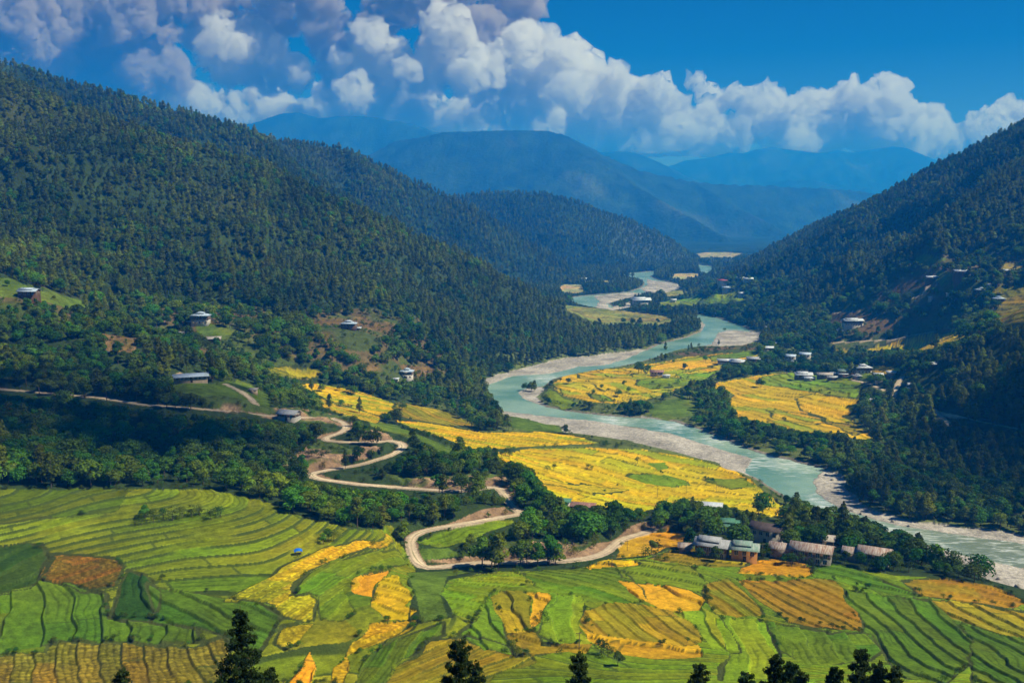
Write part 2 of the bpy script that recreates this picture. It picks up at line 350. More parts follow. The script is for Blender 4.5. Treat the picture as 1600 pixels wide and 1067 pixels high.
# (class, strip direction in the photograph (pixel vector) or None for the natural contour, strip width m, outline)
FIELDS = [
 ('L', None, 5.6, [(-60,764),(180,764),(330,763),(420,783),(470,805),(545,822),(600,830),(622,832),(632,850),(640,895),(652,930),(640,975),(600,1000),(560,1067),(-60,1080)]),
 ('G', None, 3.0, [(560,1080),(600,1000),(640,975),(700,968),(690,930),(700,905),(760,893),(900,890),(960,874),(1010,868),(1060,855),(1110,848),(1180,872),(1240,878),(1300,883),(1400,895),(1480,905),(1560,918),(1600,940),(1680,950),(1680,1080)]),
 # left hand hill of green strips
 ('G3', None, 6.0, [(-60,764),(200,764),(180,800),(0,812),(-60,812)]),
 ('D', (60,-22), 11, [(-40,845),(50,848),(75,870),(70,890),(45,915),(-40,935)]),
 ('B', (60,-17), 3.6, [(70,862),(115,865),(180,875),(195,885),(180,915),(120,925),(95,915),(58,900)]),
 ('D', (-10,40), 12, [(200,890),(250,903),(262,915),(240,965),(168,962),(180,930)]),
 ('G3', (6,50), 10, [(-40,935),(60,905),(160,925),(168,962),(240,965),(300,975),(310,1000),(240,1000),(120,1000),(-40,1032)]),
 ('G3', (40,24), 9, [(240,905),(330,925),(400,945),(440,960),(425,1000),(400,1025),(355,990),(300,975),(240,965)]),
 ('H', (3,60), 7, [(-60,1034),(60,1022),(70,1005),(180,1000),(240,1003),(290,1010),(345,985),(356,1010),(350,1080),(-60,1080)]),
 ('YO', (60,-34), 5.0, [(350,938),(400,905),(440,880),(500,858),(560,843),(610,835),(616,842),(560,857),(500,882),(460,905),(445,930),(480,925),(495,935),(490,968),(470,970),(440,962),(420,945)]),
 ('G', (30,-22), 6.0, [(450,928),(470,902),(520,876),(570,860),(618,848),(628,870),(600,888),(560,895),(545,925),(560,955),(540,970),(500,965),(498,930),(480,922)]),
 ('YO', None, 6.0, [(445,975),(492,972),(480,1000),(455,1016),(440,1000)]),
 ('A', (20,-8), 30, [(556,906),(575,890),(612,889),(592,912),(588,930),(557,927)]),
 ('Y', (50,12), 9, [(600,902),(624,895),(640,918),(652,936),(640,945),(655,956),(640,968),(602,970),(596,955),(584,942)]),
 ('YO', (60,-20), 8, [(575,975),(655,968),(640,985),(590,1008),(548,1024),(560,995)]),
 ('A', (-20,50), 8, [(448,1075),(475,1040),(500,1015),(504,1040),(490,1075)]),
 ('YO', (-20,50), 10, [(522,1075),(530,1040),(548,1022),(552,1040),(540,1075)]),
 ('G3', (30,-40), 6, [(560,1075),(570,1030),(620,1000),(690,975),(700,990),(660,1010),(620,1040),(610,1075)]),
 ('O', (60,-26), 6, [(608,1080),(625,1040),(680,1000),(740,990),(830,1012),(850,1030),(780,1050),(760,1080)]),
 # the middle and right hand plain
 ('G1', (70,12), 8, [(688,928),(715,903),(760,894),(810,893),(832,912),(780,922),(766,928),(752,950),(740,972),(700,960)]),
 ('G2', (90,32), 5, [(806,893),(900,888),(955,876),(1000,915),(1018,938),(990,944),(930,940),(880,927),(832,914)]),
 ('G', (90,14), 14, [(955,876),(1010,872),(1080,882),(1104,905),(1106,926),(1060,918),(1000,905),(968,900)]),
 ('A', (90,26), 40, [(965,903),(1020,912),(1080,922),(1106,935),(1098,955),(1040,950),(1005,935)]),
 ('Y', (80,-3), 40, [(915,885),(950,873),(1000,874),(1004,878),(960,882),(920,888)]),
 ('O', (14,60), 12, [(766,932),(786,924),(822,924),(838,960),(846,985),(800,990),(790,968)]),
 ('A', (10,60), 30, [(820,925),(846,924),(857,940),(855,965),(840,978),(836,965),(838,950)]),
 ('G1', (8,60), 8, [(848,922),(905,926),(914,945),(914,985),(930,1005),(880,1006),(850,990),(858,965),(858,940)]),
 ('G2', (10,40), 9, [(752,950),(768,934),(792,968),(800,990),(815,1020),(760,1012),(722,988),(740,972)]),
 ('O', (90,20), 12, [(800,990),(846,985),(860,1004),(930,1006),(920,1020),(820,1022)]),
 ('O', (40,30), 5.5, [(914,948),(960,944),(1010,944),(1060,952),(1094,965),(1086,1002),(1040,1006),(980,1004),(935,990),(915,968)]),
 ('A', (80,12), 18, [(914,970),(940,992),(990,1004),(1080,1004),(1090,1022),(1010,1030),(960,1022),(925,1000)]),
 ('O', (50,40), 7, [(1100,912),(1150,905),(1172,925),(1190,962),(1150,966),(1122,960),(1104,940)]),
 ('G1', (50,70), 7, [(1060,955),(1104,950),(1125,962),(1140,990),(1150,1015),(1100,1012),(1088,985)]),
 ('O2', (70,30), 7, [(1165,908),(1300,904),(1318,920),(1325,940),(1345,986),(1300,982),(1220,965),(1190,940)]),
 ('A', (90,6), 18, [(1150,885),(1172,875),(1215,871),(1255,880),(1270,890),(1262,902),(1200,900),(1160,896)]),
 ('G', (90,4), 12, [(1168,898),(1200,901),(1266,902),(1240,908),(1180,908)]),
 ('G2', (90,24), 10, [(1262,882),(1300,880),(1335,883),(1385,905),(1440,926),(1400,928),(1320,912),(1272,900)]),
 ('G3', (60,46), 9, [(1318,922),(1400,930),(1450,932),(1490,965),(1515,1000),(1524,1035),(1470,1067),(1400,1050),(1372,1015),(1345,985),(1328,950)]),
 ('G2', (30,36), 8, [(1190,968),(1260,975),(1300,988),(1360,990),(1372,1015),(1350,1030),(1260,1038),(1215,1010),(1205,985)]),
 ('G1', (8,50), 9, [(1120,966),(1190,968),(1206,990),(1220,1020),(1210,1060),(1140,1060),(1125,1010)]),
 ('O2', (90,16), 12, [(1408,903),(1480,903),(1555,914),(1600,940),(1560,944),(1500,938),(1440,926)]),
 ('O', (60,30), 10, [(1450,932),(1500,938),(1560,946),(1620,950),(1620,1000),(1560,985),(1490,965)]),
 ('G3', (60,30), 9, [(1490,966),(1560,986),(1620,1000),(1620,1080),(1524,1080),(1524,1035),(1514,1000)]),
 ('A', (80,8), 22, [(958,872),(975,845),(995,835),(1040,829),(1095,832),(1106,842),(1075,850),(1040,856),(1020,866)]),
 ('O', (90,10), 9, [(1015,870),(1060,857),(1110,852),(1170,876),(1150,886),(1090,884)]),
 # rice by the river
 ('Y', (90,18), 13, [(768,708),(830,700),(900,698),(990,700),(1060,710),(1110,722),(1142,732),(1165,745),(1190,765),(1232,792),(1236,810),(1190,806),(1130,790),(1090,782),(1050,790),(1000,800),(940,796),(895,786),(850,772),(838,748),(815,732),(790,722)]),
 ('G', (90,24), 40, [(975,740),(990,737),(1038,741),(1084,756),(1050,758),(1000,752)]),
 ('G', (90,12), 40, [(1010,722),(1038,720),(1045,728),(1024,734)]),
 ('YO', (80,14), 12, [(838,745),(900,755),(980,762),(960,770),(880,768),(845,760)]),
 ('G', (90,18), 30, [(1100,748),(1160,746),(1178,758),(1140,762)]),
 ('Y', (90,12), 9, [(612,652),(640,657),(690,662),(760,674),(840,672),(900,679),(938,690),(900,694),(850,696),(790,700),(740,702),(710,690),(680,680),(640,668)]),
 ('Y', (60,8), 5.0, [(464,595),(500,597),(540,606),(575,614),(622,630),(612,642),(590,648),(560,640),(520,628),(488,614)]),
 ('YO', (70,20), 5.0, [(500,620),(540,632),(600,652),(590,662),(540,650),(500,634)]),
 ('O', (60,22), 4.6, [(622,628),(650,632),(690,640),(730,654),(762,666),(700,664),(640,654),(612,644)]),
 ('O', (60,2), 5, [(415,572),(450,568),(500,578),(505,590),(470,594),(425,584)]),
 ('G', (60,-12), 9, [(650,846),(690,830),(740,820),(800,813),(806,822),(770,836),(720,850),(680,862),(660,860)]),
 # the tongue of land in the river bend
 ('Y', (70,16), 11, [(864,596),(884,580),(930,577),(980,574),(1050,562),(1076,556),(1120,556),(1142,560),(1130,574),(1110,590),(1085,598),(1050,610),(1010,626),(960,631),(920,628),(880,618),(866,610)]),
 ('A2', (70,16), 11, [(866,600),(900,596),(925,598),(940,610),(985,615),(1060,606),(1050,612),(1008,624),(960,630),(920,627),(880,616)]),
 ('A2', (70,6), 14, [(900,582),(985,578),(990,588),(940,592),(905,590)]),
 ('G', (70,-4), 14, [(1000,592),(1040,588),(1084,592),(1070,602),(1020,607),(995,600)]),
 ('G1', (70,10), 12, [(1060,584),(1100,582),(1130,576),(1118,590),(1085,596),(1062,592)]),
 ('G1', (70,16), 12, [(1200,640),(1260,646),(1300,660),(1260,662),(1210,652)]),
 ('G', (70,30), 14, [(918,612),(945,617),(966,626),(940,626),(920,620)]),
 ('Y', (90,-12), 12, [(1010,572),(1060,562),(1120,552),(1186,546),(1184,560),(1140,562),(1110,574),(1060,582),(1010,584)]),
 ('G', (90,-12), 16, [(1105,556),(1186,545),(1188,552),(1140,562),(1110,564)]),
 ('A2', (60,12), 10, [(1092,604),(1125,596),(1160,589),(1200,584),(1240,580),(1300,586),(1345,592),(1352,610),(1342,628),(1330,648),(1345,668),(1384,690),(1370,694),(1310,680),(1250,676),(1210,664),(1150,650),(1135,632),(1148,618),(1130,608)]),
 ('Y', (60,20), 9, [(1240,622),(1300,606),(1350,604),(1345,625),(1325,650),(1340,665),(1290,655),(1250,640)]),
 ('G1', (60,16), 10, [(1186,590),(1240,580),(1300,586),(1345,595),(1352,612),(1340,622),(1290,616),(1230,604),(1190,600)]),
 ('O', (60,12), 9, [(1292,660),(1345,655),(1352,672),(1330,678)]),
 ('A2', (60,4), 12, [(1352,572),(1375,570),(1408,572),(1406,582),(1380,584),(1355,580)]),
 ('G', (60,14), 9, [(1310,574),(1350,576),(1372,586),(1350,590),(1310,582)]),
 ('YO', (70,-4), 7, [(1385,536),(1420,528),(1470,520),(1515,515),(1512,526),(1475,540),(1440,552),(1400,548),(1360,552),(1352,545)]),
 ('O', (70,0), 9, [(1290,548),(1320,544),(1345,546),(1340,553),(1295,554)]),
 ('O', (70,0), 7, [(1545,450),(1600,444),(1660,440),(1660,500),(1560,505),(1552,490),(1560,475),(1548,462)]),
 ('M', (70,0), 7, [(1560,412),(1610,410),(1610,420),(1565,422)]),
 # meadows far up the valley
 ('M', (90,10), 60, [(866,474),(900,478),(960,484),(1000,488),(1040,492),(1052,500),(1048,510),(1000,508),(950,506),(910,498),(885,488)]),
 ('T', (90,0), 60, [(872,448),(884,444),(908,445),(918,455),(900,458),(878,457)]),
 ('M', (90,0), 40, [(940,437),(952,438),(952,444),(942,444)]),
 ('T', (90,0), 60, [(1036,430),(1060,427),(1094,427),(1090,433),(1066,437),(1050,434)]),
 ('T', (90,0), 60, [(1088,396),(1110,394),(1140,394),(1160,396),(1144,403),(1094,403)]),
 ('G', (90,-4), 30, [(1018,474),(1060,468),(1100,463),(1150,462),(1176,468),(1140,474),(1080,478),(1030,480)]),
 ('G', (90,-14), 30, [(1105,466),(1130,458),(1160,455),(1150,464)]),
 ('M', (90,-4), 30, [(1038,456),(1070,452),(1076,458),(1050,464),(1040,462)]),
 ('G', (90,-4), 60, [(845,608),(862,600),(868,612),(885,622),(905,630),(880,634),(852,618)]),
]
# clearings and bare or scrubby ground without big trees
OPEN = [
 ('grass', [(-60,428),(20,436),(60,452),(130,470),(150,484),(100,480),(50,466),(-60,462)]),
 ('grass', [(250,590),(330,600),(370,592),(400,604),(428,622),(420,640),(380,628),(330,622),(270,612)]),
 ('scrub', [(478,506),(520,496),(575,494),(624,508),(612,530),(590,548),(530,550),(500,530)]),
 ('scrub', [(566,572),(620,568),(680,574),(672,592),(640,600),(590,596)]),
 ('earth', [(262,590),(278,584),(330,584),(336,592),(300,602),(266,602)]),
 ('earth', [(228,602),(250,592),(262,602),(250,612),(232,612)]),
 ('earth', [(308,626),(340,622),(372,628),(408,640),(440,640),(500,644),(548,656),(552,670),(520,662),(470,660),(420,654),(350,646)]),
 ('earth', [(430,736),(440,722),(470,704),(500,688),(540,700),(600,705),(570,718),(520,728),(478,738)]),
 ('earth', [(560,690),(570,676),(606,684),(620,690)]),
 ('earth', [(582,748),(640,752),(700,748),(745,738),(790,745),(798,760),(760,764),(700,765),(640,760)]),
 ('earth', [(660,880),(740,872),(780,862),(830,850),(870,846),(900,848),(930,856),(920,868),(870,874),(780,878)]),
 ('grass', [(642,845),(660,836),(640,860),(662,880),(720,872),(700,864),(664,866)]),
 ('grass', [(636,895),(680,892),(760,888),(700,900),(688,930),(700,965),(660,975),(650,930)]),
 ('scrub', [(842,980),(1100,1028),(1230,1040),(1300,1067),(1120,1067),(960,1040),(860,1030)]),
 ('grass', [(560,655),(610,660),(680,690),(720,700),(700,712),(640,690),(580,672)]),
 ('scrub', [(1300,486),(1340,484),(1400,498),(1410,515),(1340,525),(1298,515)]),
 ('scrub', [(1400,515),(1460,500),(1500,510),(1470,525)]),
 ('scrub', [(1385,445),(1432,424),(1462,426),(1458,446),(1450,470),(1400,472)]),
 ('grass', [(1420,402),(1450,396),(1482,408),(1440,416)]),
 ('scrub', [(1436,586),(1480,598),(1474,622),(1430,612)]),
 ('grass', [(300,500),(340,508),(372,520),(350,530),(310,522)]),
 ('scrub', [(150,520),(215,528),(210,552),(165,548)]),
 ('grass', [(1440,425),(1478,424),(1490,440),(1470,448)]),
 ('grass', [(800,650),(870,655),(885,672),(850,678),(800,668)]),
 ('scrub', [(1020,555),(1060,548),(1100,544),(1190,536),(1190,548),(1100,556),(1040,562)]),
 ('grass', [(1010,630),(1060,622),(1095,628),(1090,650),(1040,654),(1015,645)]),
]
SPARSE_PX = [[(1290,480),(1400,418),(1470,398),(1600,398),(1600,500),(1500,545),(1380,552),(1300,545)], [(250,470),(420,480),(470,560),(430,590),(330,560),(250,530)], [(470,485),(640,480),(700,560),(700,605),(560,600),(480,560)], [(-60,430),(60,440),(160,500),(120,520),(-60,490)]]
OPEN_COL = {'grass': (0.085, 0.135, 0.014), 'scrub': (0.150, 0.095, 0.035), 'earth': (0.300, 0.190, 0.110)}
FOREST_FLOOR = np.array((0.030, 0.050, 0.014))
GRAVEL_COL = np.array((0.345, 0.310, 0.265))
ROAD_COL = np.array((0.500, 0.390, 0.270))
PXMASK = np.zeros((534, 801), bool)      # which parts of the view are open land (no tall tree may stand in front)
PYY, PXX = np.mgrid[0:534, 0:801]
def mark(px):
    q = pip(PXX.ravel() * 2.0, PYY.ravel() * 2.0, np.array(px, float)).reshape(PXMASK.shape)
    PXMASK[q] = True
for q in RIVER_PX + GRAVEL_PX: mark(q)
for f in FIELDS: mark(f[3])
for o in OPEN:
    if o[0] == 'grass': mark(o[1])
HOUSE_PX = [(1094,838,1138,868),(1136,844,1184,872),(1118,808,1158,832),(1168,813,1222,850),(1222,838,1300,872),(1260,832,1304,846),(1333,850,1392,874),(1086,780,1128,795),(890,788,926,800),(868,784,886,793),
 (268,578,326,596),(434,640,462,655),(296,490,332,506),(312,523,348,534),(532,501,558,515),(625,580,646,595),(32,454,60,468),(342,580,362,588),(388,608,402,614),(1010,578,1032,587),(1036,584,1046,590)]
HOUSE_PX += [(u - w, v - h, u + w, v + 1) for u, v, w, h in [(1134,569,10,8),(1152,572,10,9),(1177,568,8,9),(1198,549,9,7),(1235,564,7,9),(1258,561,7,9),(1255,592,11,8),(1265,595,7,4),(1288,592,9,6),(1306,582,9,6),(1323,587,10,6),(1348,584,9,8),(1372,591,6,5),(1392,588,5,4),(1360,634,9,8),(1423,607,5,5),(1421,613,5,4),(1454,577,7,6),(1332,511,17,10),(1310,521,6,5),(1455,441,7,6),(1502,434,10,6),(1574,427,8,5),(1533,462,7,5),(1560,474,7,5),(1001,476,14,9),(1090,446,7,5),(1128,446,7,5),(1169,439,6,4),(1156,440,6,4),(1136,457,6,4),(910,440,7,5)]]
for a_, b_, c_, d_ in HOUSE_PX: mark([(a_, b_), (c_, b_), (c_, d_), (a_, d_)])
ROADMASK = np.zeros_like(PXMASK)
for w, p in ROADS:
    d, _ = seg_dist(PXX * 2.0, PYY * 2.0, p)
    ROADMASK |= d < (5.0 if w > 2.6 else 4.0)

def shape_ground(x, y, h, step_near):
    """carve river, benches of the roads, terraces; returns height, colour, class (0 wild,1 field,2 gravel,3 road/earth)"""
    sh = x.shape; x = x.ravel(); y = y.ravel(); h = h.ravel().copy(); n = len(x)
    cls = np.zeros(n, np.int8)
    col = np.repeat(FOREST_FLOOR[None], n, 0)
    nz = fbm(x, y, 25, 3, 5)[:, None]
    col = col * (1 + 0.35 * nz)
    # undergrowth tint
    col[:, 0] *= 1 + 0.5 * np.clip(fbm(x, y, 80, 2, 15), 0, 1)
    for px in SPARSE_PX:
        q = pip(x, y, ground_poly(px)); t_ = sstep(-0.2, 0.3, fbm(x[q], y[q], 35, 3, 44))[:, None]
        col[q] = (np.array((0.065, 0.092, 0.018)) * (1 - t_) + np.array((0.115, 0.085, 0.035)) * t_) * (1 + 0.4 * nz[q])
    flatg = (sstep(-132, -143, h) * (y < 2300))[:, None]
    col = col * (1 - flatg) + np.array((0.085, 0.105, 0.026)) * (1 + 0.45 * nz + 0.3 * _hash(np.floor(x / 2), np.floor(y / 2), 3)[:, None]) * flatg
    # roads: level bench and a cut bank on the uphill side
    for w, g in ROAD_G:
        x0, y0 = g[:, 0].min() - 40, g[:, 1].min() - 40; x1, y1 = g[:, 0].max() + 40, g[:, 1].max() + 40
        idx = np.nonzero((x > x0) & (x < x1) & (y > y0) & (y < y1))[0]
        if len(idx) == 0: continue
        d, s = seg_dist(x[idx], y[idx], g[:, :2])
        zc = np.interp(s, np.arange(len(g)), g[:, 2])
        gy = np.interp(s, np.arange(len(g)), g[:, 1])
        up = np.where(y[idx] > gy, 1.0, 0.0) if w > 2.6 else np.zeros(len(idx))
        bank = up * 2.6 * sstep(w * 0.5 + 0.6, w * 0.5 + 3.4, d) * (1 - sstep(9, 24, d)) * (0.75 + 0.5 * fbm(x[idx], y[idx], 18, 2, 77))
        blend = 1 - sstep(w * 0.5 + 0.5, w * 0.5 + 6.0, d)
        hh = h[idx] + bank
        h[idx] = hh * (1 - blend) + zc * blend
        h[idx] = np.where(d > w * 0.5 + 0.8, np.maximum(h[idx], hh * (1 - blend * 0.4) + zc * blend * 0.4 - 2), h[idx])
        b = (d < w * 0.5 + 1.2 + 3.5 * np.clip(fbm(x[idx], y[idx], 30, 2, 99) * 2, 0, 1)) & (up > 0.5) & (d > w * 0.5) & (w > 2.6) & (w < 2.8)
        bi = idx[b]; col[bi] = np.array(OPEN_COL['earth']) * (0.75 + 0.35 * nz[bi]); cls[bi] = 4
        b = (d < w * 0.5 + 0.7)
        bi = idx[b]; col[bi] = ROAD_COL * (0.8 + 0.25 * nz[bi]); cls[bi] = 3
    road = cls == 3
    for kind, px in OPEN:
        q = pip(x, y, ground_poly(px)) & ~road & (cls != 4)
        c = np.array(OPEN_COL[kind])
        m = fbm(x[q], y[q], 9, 3, 8)[:, None]; m2 = fbm(x[q], y[q], 30, 2, 18)[:, None]
        cc = c * (1 + 0.5 * m)
        if kind == 'grass': cc = cc * (1 + 0.3 * m2) + np.array((0.05, 0.0, 0)) * np.clip(m2, 0, 1)
        if kind == 'scrub': cc = cc * (1 - sstep(0.0, 0.4, m2)) + np.array((0.06, 0.08, 0.02)) * sstep(0.0, 0.4, m2)
        if kind == 'earth':
            gm = sstep(-0.22, 0.08, fbm(x[q], y[q], 13, 3, 28))[:, None]
            cc = cc * (0.7 + 0.6 * _hash(np.floor(x[q] * 1.5), np.floor(y[q] * 1.5), 4)[:, None] * 0.8)
            cc = cc * (1 - gm) + np.array((0.07, 0.10, 0.02)) * gm * (1 + 0.4 * m)
            h[q] += 1.6 * np.abs(fbm(x[q], y[q], 7, 3, 88)); 
        col[q] = cc; cls[q] = 4 if kind != 'earth' else 4
    # fields
    fid = np.full(n, -1)
    polys = [ground_poly(f[3]) for f in FIELDS]
    dens = np.zeros(n)
    wob = 1.6
    xw = x + wob * fbm(x, y, 16, 2, 101) * 2; yw = y + wob * fbm(x, y, 16, 2, 102) * 2
    for k, f in enumerate(FIELDS):
        q = pip(xw, yw, polys[k]) & ~road
        fid[q] = k
    for k, f in enumerate(FIELDS):
        ids = np.nonzero(fid == k)[0]
        if len(ids) == 0: continue
        kind, dr, wd, px = f
        if dr is not None and polys[k][:, 1].mean() < 345: wd = wd * 0.72
        xx = x[ids]; yy = y[ids]; zz = h[ids]
        base = np.array(PAL[kind])
        c0 = polys[k].mean(0)
        if dr is None:
            # follow the contours: derivative of the smooth slope
            e = 1.5
            gx = (ground(xx + e, yy) - ground(xx - e, yy)) / (2 * e); gy = (ground(xx, yy + e) - ground(xx, yy - e)) / (2 * e)
            gr = np.hypot(gx, gy) + 0.02
            hs = wd * 0.13
            qv = (zz + 0.9 * fbm(xx, yy, 45, 2, 200)) / hs
            rf = np.clip(0.8 * gr / hs, 0.10, 0.40)
            amp = hs
        else:
            uc = np.mean([p[0] for p in px]); vc = np.mean([p[1] for p in px])
            a = hit(uc, vc); L = math.hypot(*dr) / 14.0
            b = hit(uc + dr[0] / L, vc + dr[1] / L)
            dx, dy = b[0] - a[0], b[1] - a[1]; L = math.hypot(dx, dy) + 1e-6
            nx, ny = -dy / L, dx / L
            if ny < 0: nx, ny = -nx, -ny
            t = (xx - a[0]) * nx + (yy - a[1]) * ny
            wv = wd * (0.9 * fbm(xx, yy, 38 + wd, 2, 200 + k) + 0.22 * fbm(xx, yy, 9, 2, 230 + k))
            qv = (t + wv) / wd + vnoise(np.array([k * 1.7]), np.array([3.3]), 5)[0] * 4
            rf = np.clip(0.42 / wd * np.maximum(1.0, yy / 300.0), 0.02, 0.2)
            amp = min(1.0, 0.13 * wd)
        kk = np.floor(qv); fr = qv - kk
        # cross walls between neighbouring strips
        al = (xx * 0.83 + yy * 0.56) + 14 * (_hash(kk, kk * 0 + k, 31)) * 3
        if dr is not None:
            al = (xx - a[0]) * dx / L + (yy - a[1]) * dy / L + 60 * _hash(kk, kk * 0 + k, 31)
        cw = 30 + 30 * _hash(kk, kk * 0 + k, 32)
        ac = np.floor(al / cw); af = al / cw - ac
        rise = sstep(1 - rf, 1.0, fr)
        h[ids] = zz + amp * (rise - fr) + 0.10 * (_hash(np.floor(xx * 3), np.floor(yy * 3), 9) - 0.5) * (y[ids] < 620)
        j = _hash(kk, ac, 300 + k); j2 = _hash(kk, ac, 400 + k)
        hue = (j - 0.5) * 0.34
        br = 0.84 + 0.32 * j2
        cc = base[None] * br[:, None]
        cc[:, 0] *= 1 + hue; cc[:, 1] *= 1 - 0.25 * hue
        # a few strips already ripe or still green
        g1 = np.array(PAL['G']); y1 = np.array(PAL['YO'])
        odd = (j2 > 0.90) & (dr is not None)
        if kind in ('Y', 'A', 'YO', 'O'): cc[odd] = 0.55 * cc[odd] + 0.45 * np.array(PAL['A' if kind == 'Y' else 'YO'])
        if kind in ('Y', 'A2', 'YO') and dr is not None:
            gg = (j < 0.24) & (yy > 560); cc[gg] = 0.35 * cc[gg] + 0.65 * np.array(PAL['G1'])
        if kind in ('G', 'G1', 'G2', 'L'): cc[odd] = 0.6 * cc[odd] + 0.4 * np.array(PAL['G1'])
        # mottling of the crop
        m = fbm(xx, yy, 11, 3, 501)[:, None]; m2 = fbm(xx, yy, 1.6, 2, 502)[:, None]
        cc = cc * (1 + 0.24 * m + 0.36 * m2)
        big = fbm(xx, yy, 34, 2, 503)
        cc[:, 0] *= 1 + 0.22 * big
        if kind in ('H', 'B', 'YO'):   # cut sheaves lying in rows
            sv = np.abs(np.sin(al * 1.5 + 3 * fbm(xx, yy, 5, 2, 7))) * _hash(np.floor(xx * 1.3), np.floor(yy * 1.3), 77)
            cc = cc * (0.62 + 0.95 * sv[:, None])
        fq = qv * 3.0 + 0.5 * fbm(xx, yy, 12, 2, 530); ff = np.abs(fq - np.rint(fq)) * wd / 3.0
        ln = (1 - sstep(0.12, 0.42, ff)) * sstep(-0.1, 0.4, fbm(xx, yy, 17, 2, 531))
        cc = cc * (1 - 0.38 * ln[:, None]); h[ids] -= 0.12 * ln
        # grassy bund edge
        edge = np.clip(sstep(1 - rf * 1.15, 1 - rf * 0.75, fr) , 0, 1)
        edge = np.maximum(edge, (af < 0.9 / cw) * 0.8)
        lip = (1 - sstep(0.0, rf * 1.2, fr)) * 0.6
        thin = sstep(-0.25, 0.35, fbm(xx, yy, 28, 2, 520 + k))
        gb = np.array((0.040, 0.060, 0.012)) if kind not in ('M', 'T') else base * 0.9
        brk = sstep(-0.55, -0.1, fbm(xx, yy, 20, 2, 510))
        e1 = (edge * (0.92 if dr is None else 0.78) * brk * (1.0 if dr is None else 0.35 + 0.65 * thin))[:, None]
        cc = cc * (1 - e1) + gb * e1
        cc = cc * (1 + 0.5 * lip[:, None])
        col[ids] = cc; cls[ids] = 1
        # uncultivated rim where two patches meet
    fr_edge = np.zeros(n, bool)
    for k, poly in enumerate(polys):
        x0, y0 = poly.min(0) - 3; x1, y1 = poly.max(0) + 3
        ids = np.nonzero((x > x0) & (x < x1) & (y > y0) & (y < y1) & (fid >= 0))[0]
        if len(ids) == 0: continue
        d, _ = seg_dist(xw[ids], yw[ids], poly, True)
        lim = 0.28 + 0.8 * np.clip(fbm(x[ids], y[ids], 22, 2, 600), -0.3, 1) + (y[ids] > 600) * 0.8
        t = d < lim
        col[ids[t]] = np.array((0.050, 0.062, 0.014)) * (1 + 0.4 * nz[ids[t]])
        h[ids[t]] -= 0.15
    # gravel and river bed
    bars = np.zeros(n, bool)
    for gi_, poly in enumerate(GRAVEL):
        q = pip(x + 3 * fbm(x, y, 12, 2, 701), y + 5 * fbm(x, y, 14, 2, 702), poly) & (cls != 3)
        q = np.nonzero(q)[0]; h[q] = WZ + 0.55 + 0.9 * np.clip(fbm(x[q], y[q], 22, 3, 703), -0.4, 1) + 0.25 * fbm(x[q], y[q], 2.5, 2, 704)
        m = fbm(x[q], y[q], 16, 3, 705)[:, None]; m2 = _hash(np.floor(x[q] * 1.2), np.floor(y[q] * 0.8), 706)[:, None]
        col[q] = GRAVEL_COL * (0.80 + 0.45 * m + 0.38 * m2); cls[q] = 2
        if gi_ in (6, 7, 10, 11): bars[q] = True
    for poly in GRAVEL:
        ids = np.nonzero((x > poly[:, 0].min() - 40) & (x < poly[:, 0].max() + 40) & (y > poly[:, 1].min() - 40) & (y < poly[:, 1].max() + 40) & (h < -115) & (cls != 2) & (cls != 3))[0]
        if len(ids) == 0: continue
        d, _ = seg_dist(x[ids], y[ids], poly, True)
        h[ids] = np.minimum(h[ids], WZ + 1.0 + 0.30 * d + np.maximum(d - 14, 0) * 0.8)
    for poly in RIVER:
        ids = np.nonzero((x > poly[:, 0].min() - 30) & (x < poly[:, 0].max() + 30) & (y > poly[:, 1].min() - 30) & (y < poly[:, 1].max() + 30) & (h < -125))[0]
        if len(ids) == 0: continue
        xs = x[ids] + 1.5 * fbm(x[ids], y[ids], 9, 2, 711); ys = y[ids] + 2.0 * fbm(x[ids], y[ids], 9, 2, 712)
        inside = pip(xs, ys, poly)
        d, _ = seg_dist(xs, ys, poly, True)
        bed = WZ - 0.4 - 1.8 * sstep(0, 9, d)
        hh = h[ids]
        bankh = np.minimum(hh, WZ + 0.25 + 0.16 * d + np.maximum(d - 9, 0) * 0.9)
        bar = bars[ids]; inside = inside & ~bar
        h[ids] = np.where(inside, bed, np.where(cls[ids] == 2, np.minimum(hh, WZ + 0.12 + 0.1 * d), bankh))
        h[ids[bar]] = WZ + 0.35
        b = ids[(~inside) & (d < 3.0) & (cls[ids] == 0)]
        col[b] = np.array((0.20, 0.17, 0.13)) * (1 + 0.4 * nz[b]); cls[b] = 2
        col[ids[inside]] = np.array((0.16, 0.18, 0.13)); cls[ids[inside]] = 2
    return h.reshape(sh), np.clip(col, 0.003, 0.9), cls.reshape(sh)
log('shaping')
H2N, CN, KN = shape_ground(GX, GY, HN, 1)
H2F, CF, KF = shape_ground(FX, FY, HF, 2)
H2N[-1, ::2] = H2F[0]; H2N[-1, 1::2] = 0.5 * (H2F[0, :-1] + H2F[0, 1:])
# far forest: tint by light and dark patches of wood, a few bare scars
cf = CF.reshape(FX.shape + (3,))
t = fbm(FX, FY, 90, 4, 801)[..., None]; t2 = fbm(FX, FY, 400, 3, 802)[..., None]
wildf = (KF == 0)[..., None]
fcol = np.array((0.020, 0.038, 0.020)) * (1 + 0.7 * t + 0.35 * t2) + np.array((0.05, 0.04, 0.02)) * np.clip(t2 * 2 - 0.75, 0, 1)
CF = np.where(wildf, np.clip(fcol, 0.004, 1), cf).reshape(-1, 3)
